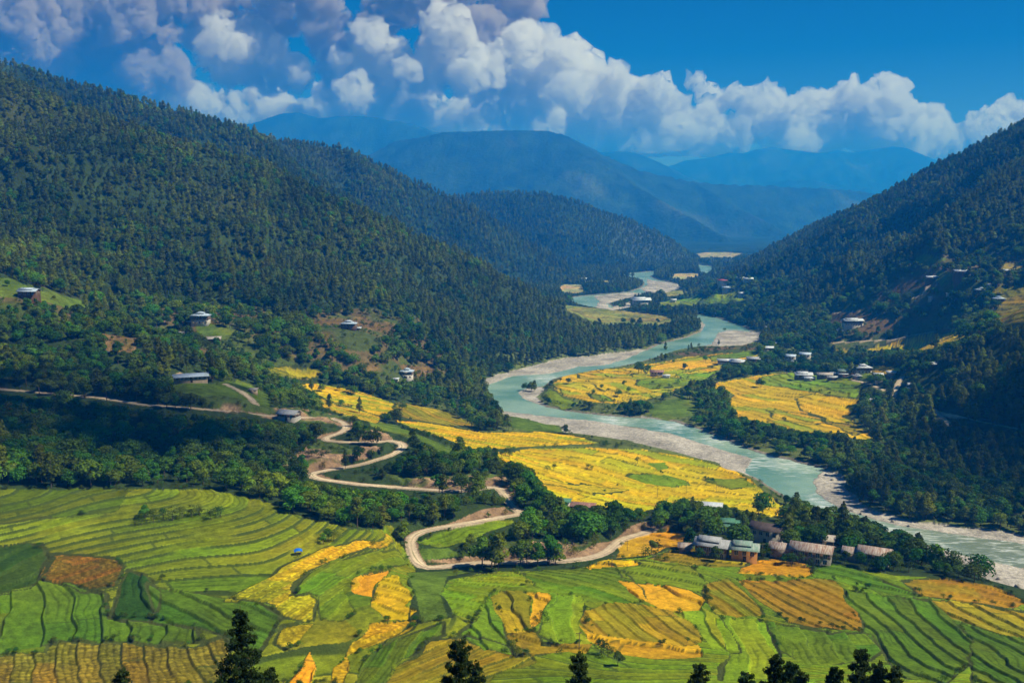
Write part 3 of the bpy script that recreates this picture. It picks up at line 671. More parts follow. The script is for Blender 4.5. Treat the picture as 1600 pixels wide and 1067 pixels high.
# canopy relief where single trees are too far to stand on their own
far_w = sstep(3000, 3400, FY) * (H2F > -140)
H2F = H2F + far_w * (9 * (1 - np.abs(fbm(FX, FY, 26, 3, 811))) + 5 * _hash(np.floor(FX / 9), np.floor(FY / 14), 4))
HN_S, HF_S = HN, HF
HN, HF = H2N, H2F           # ground() now reads the shaped land
log('shaped')

# ------------------------------------------------------------------ materials
def mat(name, base=(0.5, 0.5, 0.5), rough=0.8, spec=0.2, attr=False, noise=None, bump=None, obj_var=None, metal=0.0, transl=0.0, coord='Object'):
    m = bpy.data.materials.new(name); m.use_nodes = True
    nt = m.node_tree; N = nt.nodes; L = nt.links
    bs = N['Principled BSDF']
    bs.inputs['Roughness'].default_value = rough; bs.inputs['Specular IOR Level'].default_value = spec; bs.inputs['Metallic'].default_value = metal
    if attr:
        a = N.new('ShaderNodeAttribute'); a.attribute_name = 'Col'; c = a.outputs['Color']
    else:
        r = N.new('ShaderNodeRGB'); r.outputs[0].default_value = (*base, 1); c = r.outputs[0]
    tc = N.new('ShaderNodeTexCoord')
    if noise:
        for (sc, amt) in noise:
            n_ = N.new('ShaderNodeTexNoise'); n_.inputs['Scale'].default_value = sc; n_.inputs['Detail'].default_value = 4
            L.new(tc.outputs[coord], n_.inputs['Vector'])
            mr = N.new('ShaderNodeMapRange'); mr.inputs[1].default_value = 0.25; mr.inputs[2].default_value = 0.75
            mr.inputs[3].default_value = 1 - amt; mr.inputs[4].default_value = 1 + amt
            L.new(n_.outputs[0], mr.inputs[0])
            mx = N.new('ShaderNodeMix'); mx.data_type = 'RGBA'; mx.blend_type = 'MULTIPLY'; mx.inputs[0].default_value = 1
            L.new(c, mx.inputs[6]); L.new(mr.outputs[0], mx.inputs[7]); c = mx.outputs[2]
    if obj_var:
        oi = N.new('ShaderNodeObjectInfo')
        mr = N.new('ShaderNodeMapRange'); mr.inputs[3].default_value = 1 - obj_var[0]; mr.inputs[4].default_value = 1 + obj_var[0]
        L.new(oi.outputs['Random'], mr.inputs[0])
        hs = N.new('ShaderNodeHueSaturation')
        mh = N.new('ShaderNodeMapRange'); mh.inputs[3].default_value = 0.5 - obj_var[1]; mh.inputs[4].default_value = 0.5 + obj_var[1]
        mt = N.new('ShaderNodeMath'); mt.operation = 'MULTIPLY'; mt.inputs[1].default_value = 7.13
        mf = N.new('ShaderNodeMath'); mf.operation = 'FRACT'
        L.new(oi.outputs['Random'], mt.inputs[0]); L.new(mt.outputs[0], mf.inputs[0]); L.new(mf.outputs[0], mh.inputs[0])
        L.new(mh.outputs[0], hs.inputs['Hue']); L.new(mr.outputs[0], hs.inputs['Value']); L.new(c, hs.inputs['Color']); c = hs.outputs[0]
    L.new(c, bs.inputs['Base Color'])
    if bump:
        n_ = N.new('ShaderNodeTexNoise'); n_.inputs['Scale'].default_value = bump[0]; n_.inputs['Detail'].default_value = 5
        L.new(tc.outputs[coord], n_.inputs['Vector'])
        b = N.new('ShaderNodeBump'); b.inputs['Strength'].default_value = 1.0; b.inputs['Distance'].default_value = bump[1]
        L.new(n_.outputs[0], b.inputs['Height']); L.new(b.outputs[0], bs.inputs['Normal'])
    if transl > 0:
        tr = N.new('ShaderNodeBsdfTranslucent'); L.new(c, tr.inputs['Color'])
        ms = N.new('ShaderNodeMixShader'); ms.inputs[0].default_value = transl
        L.new(bs.outputs[0], ms.inputs[1]); L.new(tr.outputs[0], ms.inputs[2]); L.new(ms.outputs[0], N['Material Output'].inputs[0])
    return m
M_WILD = mat('wild_ground', attr=True, rough=1.0, spec=0.05, noise=[(0.25, 0.35), (1.3, 0.3)], bump=(0.6, 0.5))
M_FIELD = mat('rice_crop', attr=True, rough=1.0, spec=0.05, noise=[(1.1, 0.22)], bump=(1.6, 0.25))
M_GRAVEL = mat('gravel', attr=True, rough=1.0, spec=0.1, noise=[(0.5, 0.3), (1.6, 0.3)], bump=(0.9, 0.35))
M_FAR = mat('far_forest', attr=True, rough=1.0, spec=0.0, noise=[(0.045, 0.4)], bump=(0.05, 8.0))

def mesh_obj(name, V, Fq, material, parent=None, smooth=False, cols=None):
    me = bpy.data.meshes.new(name)
    V = np.asarray(V, np.float32)
    me.vertices.add(len(V)); me.vertices.foreach_set('co', V.ravel())
    if isinstance(Fq, np.ndarray):
        nf, k = Fq.shape
        me.loops.add(nf * k); me.loops.foreach_set('vertex_index', Fq.astype(np.int32).ravel())
        me.polygons.add(nf); me.polygons.foreach_set('loop_start', np.arange(nf, dtype=np.int32) * k)
    else:
        tot = [len(f) for f in Fq]
        me.loops.add(sum(tot)); me.loops.foreach_set('vertex_index', np.array([i for f in Fq for i in f], np.int32))
        me.polygons.add(len(Fq)); me.polygons.foreach_set('loop_start', np.concatenate([[0], np.cumsum(tot)[:-1]]).astype(np.int32))
    me.update(calc_edges=True)
    if cols is not None:
        a = me.attributes.new('Col', 'FLOAT_COLOR', 'POINT')
        c4 = np.ones((len(V), 4), np.float32); c4[:, :3] = cols
        a.data.foreach_set('color', c4.ravel())
    if smooth: me.polygons.foreach_set('use_smooth', np.ones(len(me.polygons), bool))
    me.materials.append(material)
    o = bpy.data.objects.new(name, me); COL.objects.link(o)
    if parent is not None: o.parent = parent
    return o
def tag(o, label=None, cat=None, group=None, kind=None):
    if label: o['label'] = label
    if cat: o['category'] = cat
    if group: o['group'] = group
    if kind: o['kind'] = kind
    return o
def grid_part(name, X_, Y_, Z_, C_, sel, material):
    R, Cn = X_.shape
    idx = np.arange(R * Cn).reshape(R, Cn)
    q = np.stack([idx[:-1, :-1], idx[:-1, 1:], idx[1:, 1:], idx[1:, :-1]], -1)[sel]
    used = np.unique(q); remap = np.full(R * Cn, -1, np.int64); remap[used] = np.arange(len(used))
    V = np.stack([X_.ravel()[used], Y_.ravel()[used], Z_.ravel()[used]], -1)
    return mesh_obj(name, V, remap[q], material, smooth=True, cols=C_[used])
kf = KN[:-1, :-1]
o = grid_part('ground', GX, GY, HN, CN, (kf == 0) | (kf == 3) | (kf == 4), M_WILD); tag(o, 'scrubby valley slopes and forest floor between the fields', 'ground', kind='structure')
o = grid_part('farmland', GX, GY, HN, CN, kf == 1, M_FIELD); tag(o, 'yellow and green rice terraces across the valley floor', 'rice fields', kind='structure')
o = grid_part('river_bed', GX, GY, HN, CN, kf == 2, M_GRAVEL); tag(o, 'pale gravel banks and bed of the nearer river bends', 'river bank', kind='structure')
o = grid_part('hills', FX, FY, HF, CF, np.ones((FX.shape[0] - 1, FX.shape[1] - 1), bool), M_FAR); tag(o, 'forested mountains and valley floor receding into blue distance', 'hills', kind='structure')

# river surface
def river_mat():
    m = bpy.data.materials.new('river_water'); m.use_nodes = True
    nt = m.node_tree; N = nt.nodes; L = nt.links; bs = N['Principled BSDF']
    tc = N.new('ShaderNodeTexCoord')
    n1 = N.new('ShaderNodeTexNoise'); n1.inputs['Scale'].default_value = 0.022; n1.inputs['Detail'].default_value = 3
    n2 = N.new('ShaderNodeTexNoise'); n2.inputs['Scale'].default_value = 0.45; n2.inputs['Detail'].default_value = 6; n2.inputs['Distortion'].default_value = 0.8
    a = N.new('ShaderNodeAttribute'); a.attribute_name = 'Col'
    L.new(tc.outputs['Object'], n1.inputs['Vector']); L.new(tc.outputs['Object'], n2.inputs['Vector'])
    r1 = N.new('ShaderNodeValToRGB'); r1.color_ramp.elements[0].color = (0.100, 0.220, 0.165, 1); r1.color_ramp.elements[1].color = (0.25, 0.37, 0.285, 1)
    r1.color_ramp.elements[0].position = 0.35; r1.color_ramp.elements[1].position = 0.65
    L.new(n1.outputs[0], r1.inputs[0])
    # broken white water: amount from the attribute
    sub = N.new('ShaderNodeMath'); sub.operation = 'ADD'; L.new(n2.outputs[0], sub.inputs[0])
    sep = N.new('ShaderNodeSeparateColor'); L.new(a.outputs['Color'], sep.inputs[0]); L.new(sep.outputs[0], sub.inputs[1])
    mr = N.new('ShaderNodeMapRange'); mr.inputs[1].default_value = 0.80; mr.inputs[2].default_value = 1.05; L.new(sub.outputs[0], mr.inputs[0])
    mx = N.new('ShaderNodeMix'); mx.data_type = 'RGBA'; L.new(mr.outputs[0], mx.inputs[0]); L.new(r1.outputs[0], mx.inputs[6]); mx.inputs[7].default_value = (0.62, 0.66, 0.62, 1)
    md_ = N.new('ShaderNodeMix'); md_.data_type = 'RGBA'; L.new(sep.outputs[1], md_.inputs[0]); L.new(r1.outputs[0], md_.inputs[6]); md_.inputs[7].default_value = (0.15, 0.19, 0.13, 1)
    L.new(md_.outputs[2], mx.inputs[6])
    mpp = N.new('ShaderNodeMapping'); mpp.inputs['Rotation'].default_value = (0, 0, 0.9); mpp.inputs['Scale'].default_value = (0.35, 1.3, 1); L.new(tc.outputs['Object'], mpp.inputs[0]); L.new(mpp.outputs[0], n2.inputs['Vector'])
    L.new(mx.outputs[2], bs.inputs['Base Color'])
    bs.inputs['Roughness'].default_value = 0.28; bs.inputs['Specular IOR Level'].default_value = 0.22
    b = N.new('ShaderNodeBump'); b.inputs['Distance'].default_value = 0.5; L.new(n2.outputs[0], b.inputs['Height']); L.new(b.outputs[0], bs.inputs['Normal'])
    return m
M_WATER = river_mat()
RAPIDS = [(1230,722,50),(1170,722,30),(1290,790,30),(1500,852,80),(1420,835,60),(1590,868,80),(960,660,40),(1050,670,40),(850,595,40),(1120,690,30)]
rap = [(hit(u, v), r) for u, v, r in RAPIDS]
allp = np.vstack(RIVER); 
RV, RF, RC = [], [], []
for poly in RIVER:
    big = poly[:, 1].max() > 1600 and poly[:, 1].min() > 1500
    st = 12.0 if big else 3.0
    xs = np.arange(poly[:, 0].min() - 6 * st, poly[:, 0].max() + 6 * st, st); ys = np.arange(poly[:, 1].min() - 6 * st, poly[:, 1].max() + 6 * st, st * 1.5)
    xx, yy = np.meshgrid(xs, ys)
    ins = pip(xx.ravel(), yy.ravel(), poly).reshape(xx.shape)
    for _ in range(5):
        g = ins.copy(); g[1:] |= ins[:-1]; g[:-1] |= ins[1:]; g[:, 1:] |= ins[:, :-1]; g[:, :-1] |= ins[:, 1:]; ins = g
    sel = ins[:-1, :-1]
    idx = np.arange(xx.size).reshape(xx.shape); q = np.stack([idx[:-1, :-1], idx[:-1, 1:], idx[1:, 1:], idx[1:, :-1]], -1)[sel]
    used = np.unique(q); rm = np.full(xx.size, -1, np.int64); rm[used] = np.arange(len(used))
    vx = xx.ravel()[used]; vy = yy.ravel()[used]
    w = np.zeros(len(used))
    for (p, r) in rap:
        if p is None: continue
        w = np.maximum(w, np.exp(-(((vx - p[0]) / (r * 0.55)) ** 2 + ((vy - p[1]) / (r * 0.7)) ** 2)))
    c = np.zeros((len(used), 3)); dull = sstep(150, 215, vx) * (vy < 520); c[:, 0] = 0.12 + (0.31 - 0.12 * dull) * w; c[:, 1] = dull
    off = sum(len(v) for v in RV)
    RV.append(np.stack([vx, vy, np.full(len(vx), WZ)], -1)); RF.append(rm[q] + off); RC.append(c)
o = mesh_obj('river', np.vstack(RV), np.vstack(RF), M_WATER, smooth=True, cols=np.vstack(RC)); tag(o, 'turquoise river winding through the valley', 'river', kind='structure')

# dirt roads
M_ROAD = mat('pale_dirt_road', attr=True, rough=1.0, spec=0.05, noise=[(0.12, 0.18), (0.9, 0.2)], bump=(0.8, 0.12))
def strip(name, g, w, label):
    g = smooth_line(g, 1); V = []; Fq = []
    tg = np.gradient(g[:, :2], axis=0); tg /= np.linalg.norm(tg, axis=1)[:, None] + 1e-9
    # resample densely
    s = np.concatenate([[0], np.cumsum(np.hypot(*np.diff(g[:, :2], axis=0).T))]); t = np.arange(0, s[-1], 1.6)
    gx = np.interp(t, s, g[:, 0]); gy = np.interp(t, s, g[:, 1]); nx = -np.gradient(gy); ny = np.gradient(gx); l = np.hypot(nx, ny) + 1e-9; nx /= l; ny /= l
    ww = w * (0.95 + 0.45 * fbm(t, t * 0, 11, 3, 5))
    K = 7
    for i in range(len(t)):
        for k in range(K):
            o_ = (k / (K - 1) - 0.5) * ww[i]
            V.append((gx[i] + nx[i] * o_, gy[i] + ny[i] * o_))
    V = np.array(V); z = ground(V[:, 0], V[:, 1]) + 0.14
    idx = np.arange(len(V)).reshape(-1, K)
    q = np.stack([idx[:-1, :-1], idx[:-1, 1:], idx[1:, 1:], idx[1:, :-1]], -1).reshape(-1, 4)
    kx = np.tile(np.arange(K), len(t)); n_ = fbm(V[:, 0], V[:, 1], 7, 3, 15)
    rut = np.where((kx == 2) | (kx == 4), 1.12, np.where(kx == 3, 0.80, np.where((kx == 0) | (kx == 6), 0.78, 0.95)))
    cr = np.array((0.54, 0.42, 0.285))[None] * (rut * (1 + 0.28 * n_))[:, None]
    cr = np.where(((kx == 3) & (n_ > 0.12))[:, None], cr * np.array((0.55, 0.62, 0.45)), cr)
    o = mesh_obj(name, np.column_stack([V, z]), q, M_ROAD, smooth=True, cols=cr); tag(o, label, 'road', kind='structure')
RL = ['pale dirt road winding down in hairpin bends', 'narrow track through the dark wood on the right slope', 'short steep track joining the track in the right hand wood', 'pale track beside the village trees', 'track curving to a hillside farm', 'valley track below the white roofed farm', 'lane behind the village fields', 'footpath across the grassy knoll', 'path beside the white roofed farm']
for (w, g), l in zip(ROAD_G, RL): strip('dirt_road' if w > 2.6 else 'track', g, w, l)
log('land built')
# ------------------------------------------------------------------ trees
def foliage(name, base, transl=0.25, var=(0.35, 0.035)):
    return mat(name, base, rough=0.9, spec=0.08, noise=[(0.9, 0.35)], obj_var=var, transl=transl)
M_PINE = foliage('pine_needles', (0.105, 0.138, 0.015), 0.35, (0.42, 0.022))
M_LEAF = foliage('broad_leaves', (0.078, 0.150, 0.013), 0.3, (0.45, 0.04))
M_BUSH = foliage('shrub_leaves', (0.062, 0.115, 0.014), 0.3, (0.4, 0.05))
M_DARKPINE = foliage('dark_needles', (0.026, 0.050, 0.012), 0.15, (0.2, 0.02))
M_BARK = mat('bark', (0.11, 0.075, 0.05), rough=1.0, noise=[(2.0, 0.4)])

def facets(P, Nn, size, rng, elong=1.0, up=None):
    """one small quad per point P, facing roughly Nn"""
    n = len(P)
    Nn = Nn / (np.linalg.norm(Nn, axis=1)[:, None] + 1e-9)
    a = rng.normal(size=(n, 3)) if up is None else up
    T = np.cross(Nn, a); T /= np.linalg.norm(T, axis=1)[:, None] + 1e-9
    B = np.cross(Nn, T)
    s = (size * (0.6 + 0.8 * rng.random(n)))[:, None]
    w = 0.55 + 0.5 * rng.random((n, 1))
    V = np.stack([P - T * s * w, P - B * s * elong, P + T * s * w, P + B * s * elong * 0.8], 1).reshape(-1, 3)
    return V, np.arange(4 * n).reshape(n, 4)
def tube(p0, p1, r0, r1, k=6):
    p0 = np.array(p0, float); p1 = np.array(p1, float); d = p1 - p0; d /= np.linalg.norm(d) + 1e-9
    a = np.array([1, 0, 0]) if abs(d[0]) < 0.8 else np.array([0, 1, 0])
    t = np.cross(d, a); t /= np.linalg.norm(t); b = np.cross(d, t)
    an = np.arange(k) / k * 2 * math.pi
    ring = np.cos(an)[:, None] * t + np.sin(an)[:, None] * b
    V = np.vstack([p0 + ring * r0, p1 + ring * r1])
    Fq = np.array([(i, (i + 1) % k, k + (i + 1) % k, k + i) for i in range(k)])
    return V, Fq
def joinm(parts):
    V = []; Fq = []; o = 0
    for v, f in parts:
        V.append(v); Fq.append(f + o); o += len(v)
    return np.vstack(V), np.vstack(Fq)
def pine_mesh(seed, H=13.0, n=700, slim=0.20):
    r = np.random.default_rng(seed)
    t = r.random(n) ** 0.85
    base = 0.16 + 0.1 * r.random()
    z = H * (base + (1 - base) * t)
    R = H * slim * (1.02 - t) ** 0.62 * (0.30 + 0.70 * np.minimum(1, t * 5 + 0.25))
    # boughs: a handful of azimuths and heights stick out, gaps between
    nb = 34
    bz = base + (1 - base) * r.random(nb); ba = r.random(nb) * 2 * math.pi
    an = r.random(n) * 2 * math.pi
    k = r.integers(0, nb, n); m = r.random(n) < 0.75
    an = np.where(m, ba[k] + r.normal(0, 0.38, n), an); tz = (bz[k] - base) / (1 - base)
    z = np.where(m, H * (bz[k] + r.normal(0, 0.025, n)), z); t2 = np.clip((z / H - base) / (1 - base), 0, 1)
    R = H * slim * (1.03 - t2) ** 0.42 * (1 - 0.35 * (t2 < 0.12)) * (0.30 + 0.70 * np.minimum(1, t2 * 3 + 0.25))
    rad = R * np.sqrt(r.random(n)) * np.where(m, 1.12, 0.8)
    z = z - 0.12 * rad + 0.0
    P = np.stack([np.cos(an) * rad, np.sin(an) * rad, z], 1)
    Nn = np.stack([np.cos(an), np.sin(an), 0.65 + 0 * an], 1) + r.normal(0, 0.45, (n, 3))
    return facets(P, Nn, 0.036 * H, r, 0.8)
def round_mesh(seed, H=9.0, n=900, wide=0.42, blobs=9):
    r = np.random.default_rng(seed)
    parts = []
    bl = []
    for i in range(blobs):
        a = r.random() * 6.283; d = H * wide * 0.62 * math.sqrt(r.random()); h = H * (0.36 + 0.42 * r.random()) - d * 0.25
        bl.append((math.cos(a) * d, math.sin(a) * d, h, H * wide * (0.36 + 0.28 * r.random())))
    bl.append((0, 0, H * 0.78, H * wide * 0.45))
    w = np.array([b[3] ** 2 for b in bl]); w = w / w.sum()
    k = r.choice(len(bl), n, p=w); B = np.array(bl)[k]
    d = r.normal(size=(n, 3)); d /= np.linalg.norm(d, axis=1)[:, None]
    d[:, 2] = np.where(d[:, 2] < -0.35, -d[:, 2], d[:, 2])
    rr = B[:, 3] * (0.78 + 0.28 * r.random(n))
    P = B[:, :3] + d * rr[:, None] * np.array([1, 1, 0.85])
    return facets(P, d + r.normal(0, 0.42, (n, 3)), 0.042 * H, r)
def flat_top_mesh(seed, H=12.0, n=600):
    """chir pine: bare stem, irregular crown of separate clumps"""
    r = np.random.default_rng(seed); bl = []
    for i in range(9):
        t = 0.42 + 0.55 * r.random(); a = r.random() * 6.283; d = H * 0.20 * r.random() * (1.25 - t)
        bl.append((math.cos(a) * d, math.sin(a) * d, H * t, H * (0.085 + 0.05 * r.random())))
    bl.append((0, 0, H * 0.95, H * 0.09))
    k = r.integers(0, len(bl), n); B = np.array(bl)[k]
    d = r.normal(size=(n, 3)); d /= np.linalg.norm(d, axis=1)[:, None]
    P = B[:, :3] + d * (B[:, 3] * (0.6 + 0.5 * r.random(n)))[:, None] * np.array([1.25, 1.25, 0.75])
    return facets(P, d + r.normal(0, 0.4, (n, 3)) + np.array([0, 0, 0.3]), 0.03 * H, r)
def trunk_mesh(H, r0, limbs, seed, top=0.9):
    r = np.random.default_rng(seed)
    parts = [tube((0, 0, -0.8), (0.02 * H * r.normal(), 0.02 * H * r.normal(), H * 0.45), r0, r0 * 0.65)]
    p = parts[0][0][-6:].mean(0)
    parts.append(tube(p, (p[0] * 1.4, p[1] * 1.4, H * top), r0 * 0.65, r0 * 0.12))
    for i in range(limbs):
        t = 0.3 + 0.5 * r.random(); a = r.random() * 6.28; L = H * 0.2 * (1.1 - t)
        parts.append(tube((p[0] * t, p[1] * t, H * t), (math.cos(a) * L, math.sin(a) * L, H * t + L * 0.5), r0 * 0.35, r0 * 0.08, 4))
    return joinm(parts)
# kinds: each variant gives one crown mesh and one trunk mesh
def protos(kind):
    out = []
    if kind == 'pine_tree':
        for i in range(4): out.append((pine_mesh(10 + i, 13.0, 1000, (0.24, 0.27, 0.31, 0.25)[i]), trunk_mesh(13.0, 0.20, 4, 30 + i), M_PINE))
        out.append((flat_top_mesh(20, 13.0), trunk_mesh(13.0, 0.20, 8, 37), M_PINE))
        out.append((flat_top_mesh(21, 12.0), trunk_mesh(12.0, 0.20, 8, 38), M_PINE))
    elif kind == 'broadleaf_tree':
        for i in range(5): out.append((round_mesh(50 + i, 9.0, 1000, (0.40, 0.46, 0.36, 0.50, 0.33)[i], (8, 10, 7, 11, 6)[i]), trunk_mesh(9.0, 0.20, 6, 60 + i, 0.7), M_LEAF))
    else:
        for i in range(4): out.append((round_mesh(70 + i, 3.2, 420, (0.62, 0.75, 0.55, 0.85)[i], 6), trunk_mesh(3.2, 0.10, 3, 80 + i, 0.6), M_BUSH))
    return out
def regional(m):
    """woods differ from place to place: hue and value drift with where the tree stands"""
    nt = m.node_tree; N = nt.nodes; L = nt.links
    hs = [n_ for n_ in N if n_.type == 'HUE_SAT'][0]
    src = hs.inputs['Color'].links[0].from_socket
    oi = N.new('ShaderNodeObjectInfo'); n1 = N.new('ShaderNodeTexNoise'); n1.inputs['Scale'].default_value = 0.011; n1.inputs['Detail'].default_value = 4; n1.inputs['Roughness'].default_value = 0.6
    L.new(oi.outputs['Location'], n1.inputs['Vector'])
    r = N.new('ShaderNodeValToRGB'); e = r.color_ramp.elements
    e[0].position = 0.36; e[0].color = (0.50, 0.62, 0.75, 1); e[1].position = 0.66; e[1].color = (1.55, 1.45, 0.9, 1)
    L.new(n1.outputs[0], r.inputs[0])
    mx = N.new('ShaderNodeMix'); mx.data_type = 'RGBA'; mx.blend_type = 'MULTIPLY'; mx.inputs[0].default_value = 1
    L.new(src, mx.inputs[6]); L.new(r.outputs[0], mx.inputs[7]); L.new(mx.outputs[2], hs.inputs['Color'])
for m_ in (M_PINE, M_LEAF, M_BUSH): regional(m_)
PROTO = {}
for kd in ('pine_tree', 'broadleaf_tree', 'shrub'):
    L_ = []
    for (cv, cf_), (tv, tf), m_ in protos(kd):
        me = []
        for nm, v, f, mm in (('crown', cv, cf_, m_), ('trunk', tv, tf, M_BARK)):
            o = mesh_obj(nm, v, f, mm); me.append(o.data); bpy.data.objects.remove(o)
        L_.append(me)
    PROTO[kd] = L_
HEIGHT = {'pine_tree': 13.0, 'broadleaf_tree': 9.0, 'shrub': 3.2}
WIDTH = {'pine_tree': 2.3, 'broadleaf_tree': 3.3, 'shrub': 1.9}

# running horizon: what the land itself hides
AZ = np.linspace(-0.62, 0.62, 901)
VY = np.concatenate([np.arange(130, 700, 4), np.arange(700, 1400, 8), np.arange(1400, 3600, 20)]).astype(float)
vx = AZ[None, :] * VY[:, None]; vy = np.repeat(VY[:, None], len(AZ), 1)
vt = ground(vx, vy) / vy
HOR = np.maximum.accumulate(vt, 0)
def visible(x, y, ztop, slack=0.0):
    c = np.clip((x / y - AZ[0]) / (AZ[1] - AZ[0]), 0, len(AZ) - 1).astype(int)
    r = np.clip(np.searchsorted(VY, y - 6) - 1, 0, len(VY) - 1)
    return ztop / y > HOR[r, c] - slack

def masked(x, y, z, H, R):
    """share of a tree's silhouette that stands before open land in the view"""
    tot = np.zeros(len(x)); rd = np.zeros(len(x))
    for f in (0.3, 0.6, 0.9):
        for sx in (-0.6, 0.6):
            u, v = proj(x + sx * R * (1.1 - 0.5 * f), y, z + H * f)
            i = np.clip((v / 2).astype(int), 0, 533); j = np.clip((u / 2).astype(int), 0, 800)
            tot += PXMASK[i, j]; rd += ROADMASK[i, j]
    return tot / 6, rd / 6

def classify(x, y):
    g = HN  # nearest class from grids
    r = np.clip(np.rint(np.interp(y, YN, np.arange(len(YN)))).astype(int), 0, len(YN) - 1)
    c = np.clip(np.rint((x / (y + OFF) - UN[0]) / (UN[1] - UN[0])).astype(int), 0, len(UN) - 1)
    r2 = np.clip(np.rint(np.interp(y, YF, np.arange(len(YF)))).astype(int), 0, len(YF) - 1)
    c2 = np.clip(np.rint((x / (y + OFF) - UF[0]) / (UF[1] - UF[0])).astype(int), 0, len(UF) - 1)
    return np.where(y < 1320, KN[r, c], KF[r2, c2])
SCRUB_POLY = [ground_poly(o[1]) for o in OPEN if o[0] == 'scrub']
GRASS_POLY = [ground_poly(o[1]) for o in OPEN if o[0] == 'grass']
def poly_any(x, y, polys):
    m = np.zeros(len(x), bool)
    for p in polys: m |= pip(x, y, p)
    return m
SPARSE = [ground_poly(p) for p in SPARSE_PX]
# where the wood is broad leaved (pixel outlines laid on the ground), elsewhere pine
BROAD = [ground_poly(p) for p in [
 [(-60,560),(150,560),(260,590),(460,600),(560,640),(700,690),(840,730),(1000,790),(1330,800),(1450,850),(1600,930),(1600,960),(640,960),(640,860),(300,770),(-60,775)],
 [(-60,430),(60,466),(150,490),(240,570),(150,605),(-60,605)],
 [(180,470),(420,500),(640,600),(780,650),(760,690),(560,660),(420,600),(280,560),(200,540)],
 [(760,590),(870,640),(960,660),(1180,720),(1300,745),(1420,800),(1600,840),(1600,780),(1450,730),(1400,640),(1380,560),(1250,530),(1100,560),(1000,580),(860,590)],
 [(1250,480),(1600,430),(1600,520),(1480,560),(1400,640),(1330,560),(1240,540)],
 [(900,640),(1100,640),(1100,760),(880,700)],
 [(1100,440),(1250,440),(1250,520),(1100,500)],
]]
def candidates(y0, y1, sp, seed):
    r = np.random.default_rng(seed)
    ys = np.arange(y0, y1, sp)
    X_, Y_ = [], []
    for yy in ys:
        n = int(1.16 * yy / sp)
        x = (np.arange(n) / n - 0.5) * 1.16 * yy
        X_.append(x + r.uniform(-0.5, 0.5, n) * sp); Y_.append(yy + r.uniform(-0.5, 0.5, n) * sp)
    return np.concatenate(X_), np.concatenate(Y_)
TREES = {k: [] for k in PROTO}
def grow(y0, y1, sp, seed, scale=(0.7, 1.2)):
    x, y = candidates(y0, y1, sp, seed)
    r = np.random.default_rng(seed + 1)
    cl = classify(x, y); z = ground(x, y)
    wet = (cl == 2) | (cl == 1) | (cl == 3)
    k = ~wet
    x, y, z, cl = x[k], y[k], z[k], cl[k]
    broad = poly_any(x, y, BROAD)
    scrub = poly_any(x, y, SCRUB_POLY); grass = poly_any(x, y, GRASS_POLY)
    rnd = r.random(len(x))
    patch = fbm(x, y, 55, 3, 900)
    kind = np.where(broad, 1, 0)
    mix = r.random(len(x))
    kind = np.where((kind == 0) & (mix < 0.34) & (y < 2000), 1, kind); kind = np.where((kind == 1) & (mix > 0.88) & (patch > 0), 0, kind)
    kind = np.where(scrub | grass | (cl == 4), 2, kind)
    # thin belts and the shrubby low bank near the river
    kind = np.where((kind == 1) & (patch < -0.12) & (mix < 0.5), 2, kind)
    sp_ = poly_any(x, y, SPARSE)
    kind = np.where(sp_ & (kind == 0) & (mix > 0.5), 1, kind); kind = np.where(sp_ & (rnd > 0.75), 2, kind)
    keep = np.where(sp_ & (r.random(len(x)) > 0.72), False, True) & np.where(kind == 2, rnd < np.where(scrub, 0.45, np.where(grass, 0.16, np.where(cl == 4, 0.42, 0.9))), rnd < 0.93 + 0.3 * patch)
    x, y, z, kind, patch = x[keep], y[keep], z[keep], kind[keep], patch[keep]
    s = r.uniform(scale[0], scale[1], len(x)) * (1 + 0.22 * patch) * np.where(r.random(len(x)) < 0.12, 1.25, 1.0)
    names = ['pine_tree', 'broadleaf_tree', 'shrub']
    H = np.array([HEIGHT[n] for n in names])[kind]; R = np.array([WIDTH[n] for n in names])[kind]
    s = np.where(kind == 0, s * 0.80, s * np.where(y < 700, 0.88, 0.95))
    s = np.where(y > 2000, s * 1.15, s)
    s = s * np.where((kind == 0) & (y > 650), 1.0, 1.0)
    for att in range(3):
        m, rd = masked(x, y, z, H * s, R * s)
        bad = (m > 0.45) | ((rd > 0.12))
        s = np.where(bad, s * 0.62, s)
    # where a tree would hide the open land there is only scrub
    toB = ((m > 0.45) | (rd > 0.12) | (s * H < 3.2)) & (kind != 2)
    kind = np.where(toB, 2, kind); H = np.where(toB, 3.2, H); R = np.where(toB, 1.9, R); s = np.where(toB, r.uniform(0.35, 0.85, len(x)), s)
    m, rd = masked(x, y, z, H * s, R * s)
    ok = (m <= 0.67) & (rd < 0.34) & (s * H > 0.9)
    ok &= visible(x, y, z + H * s + 1.0, 0.004)
    u, v = proj(x, y, z + H * s * 0.5); ok &= (u > -130) & (u < 1730) & (v < 1120)
    x, y, z, kind, s = x[ok], y[ok], z[ok], kind[ok], s[ok]
    var = r.integers(0, 1000, len(x)); rot = r.uniform(0, 6.283, len(x))
    var = np.where(kind == 0, np.where(r.random(len(x)) < 0.18, 4 + var % 2, var % 4), np.where(kind == 1, var % 5, var % 4))
    fat = r.uniform(0.9, 1.3, len(x))
    for i, nme in enumerate(names):
        q = kind == i
        TREES[nme].append(np.stack([x[q], y[q], z[q], s[q], rot[q], fat[q], var[q]], 1))
grow(300, 520, 4.4, 1); grow(520, 800, 5.2, 2); grow(800, 1300, 4.8, 3); grow(1300, 2000, 6.2, 4); grow(2000, 3150, 9.0, 5)
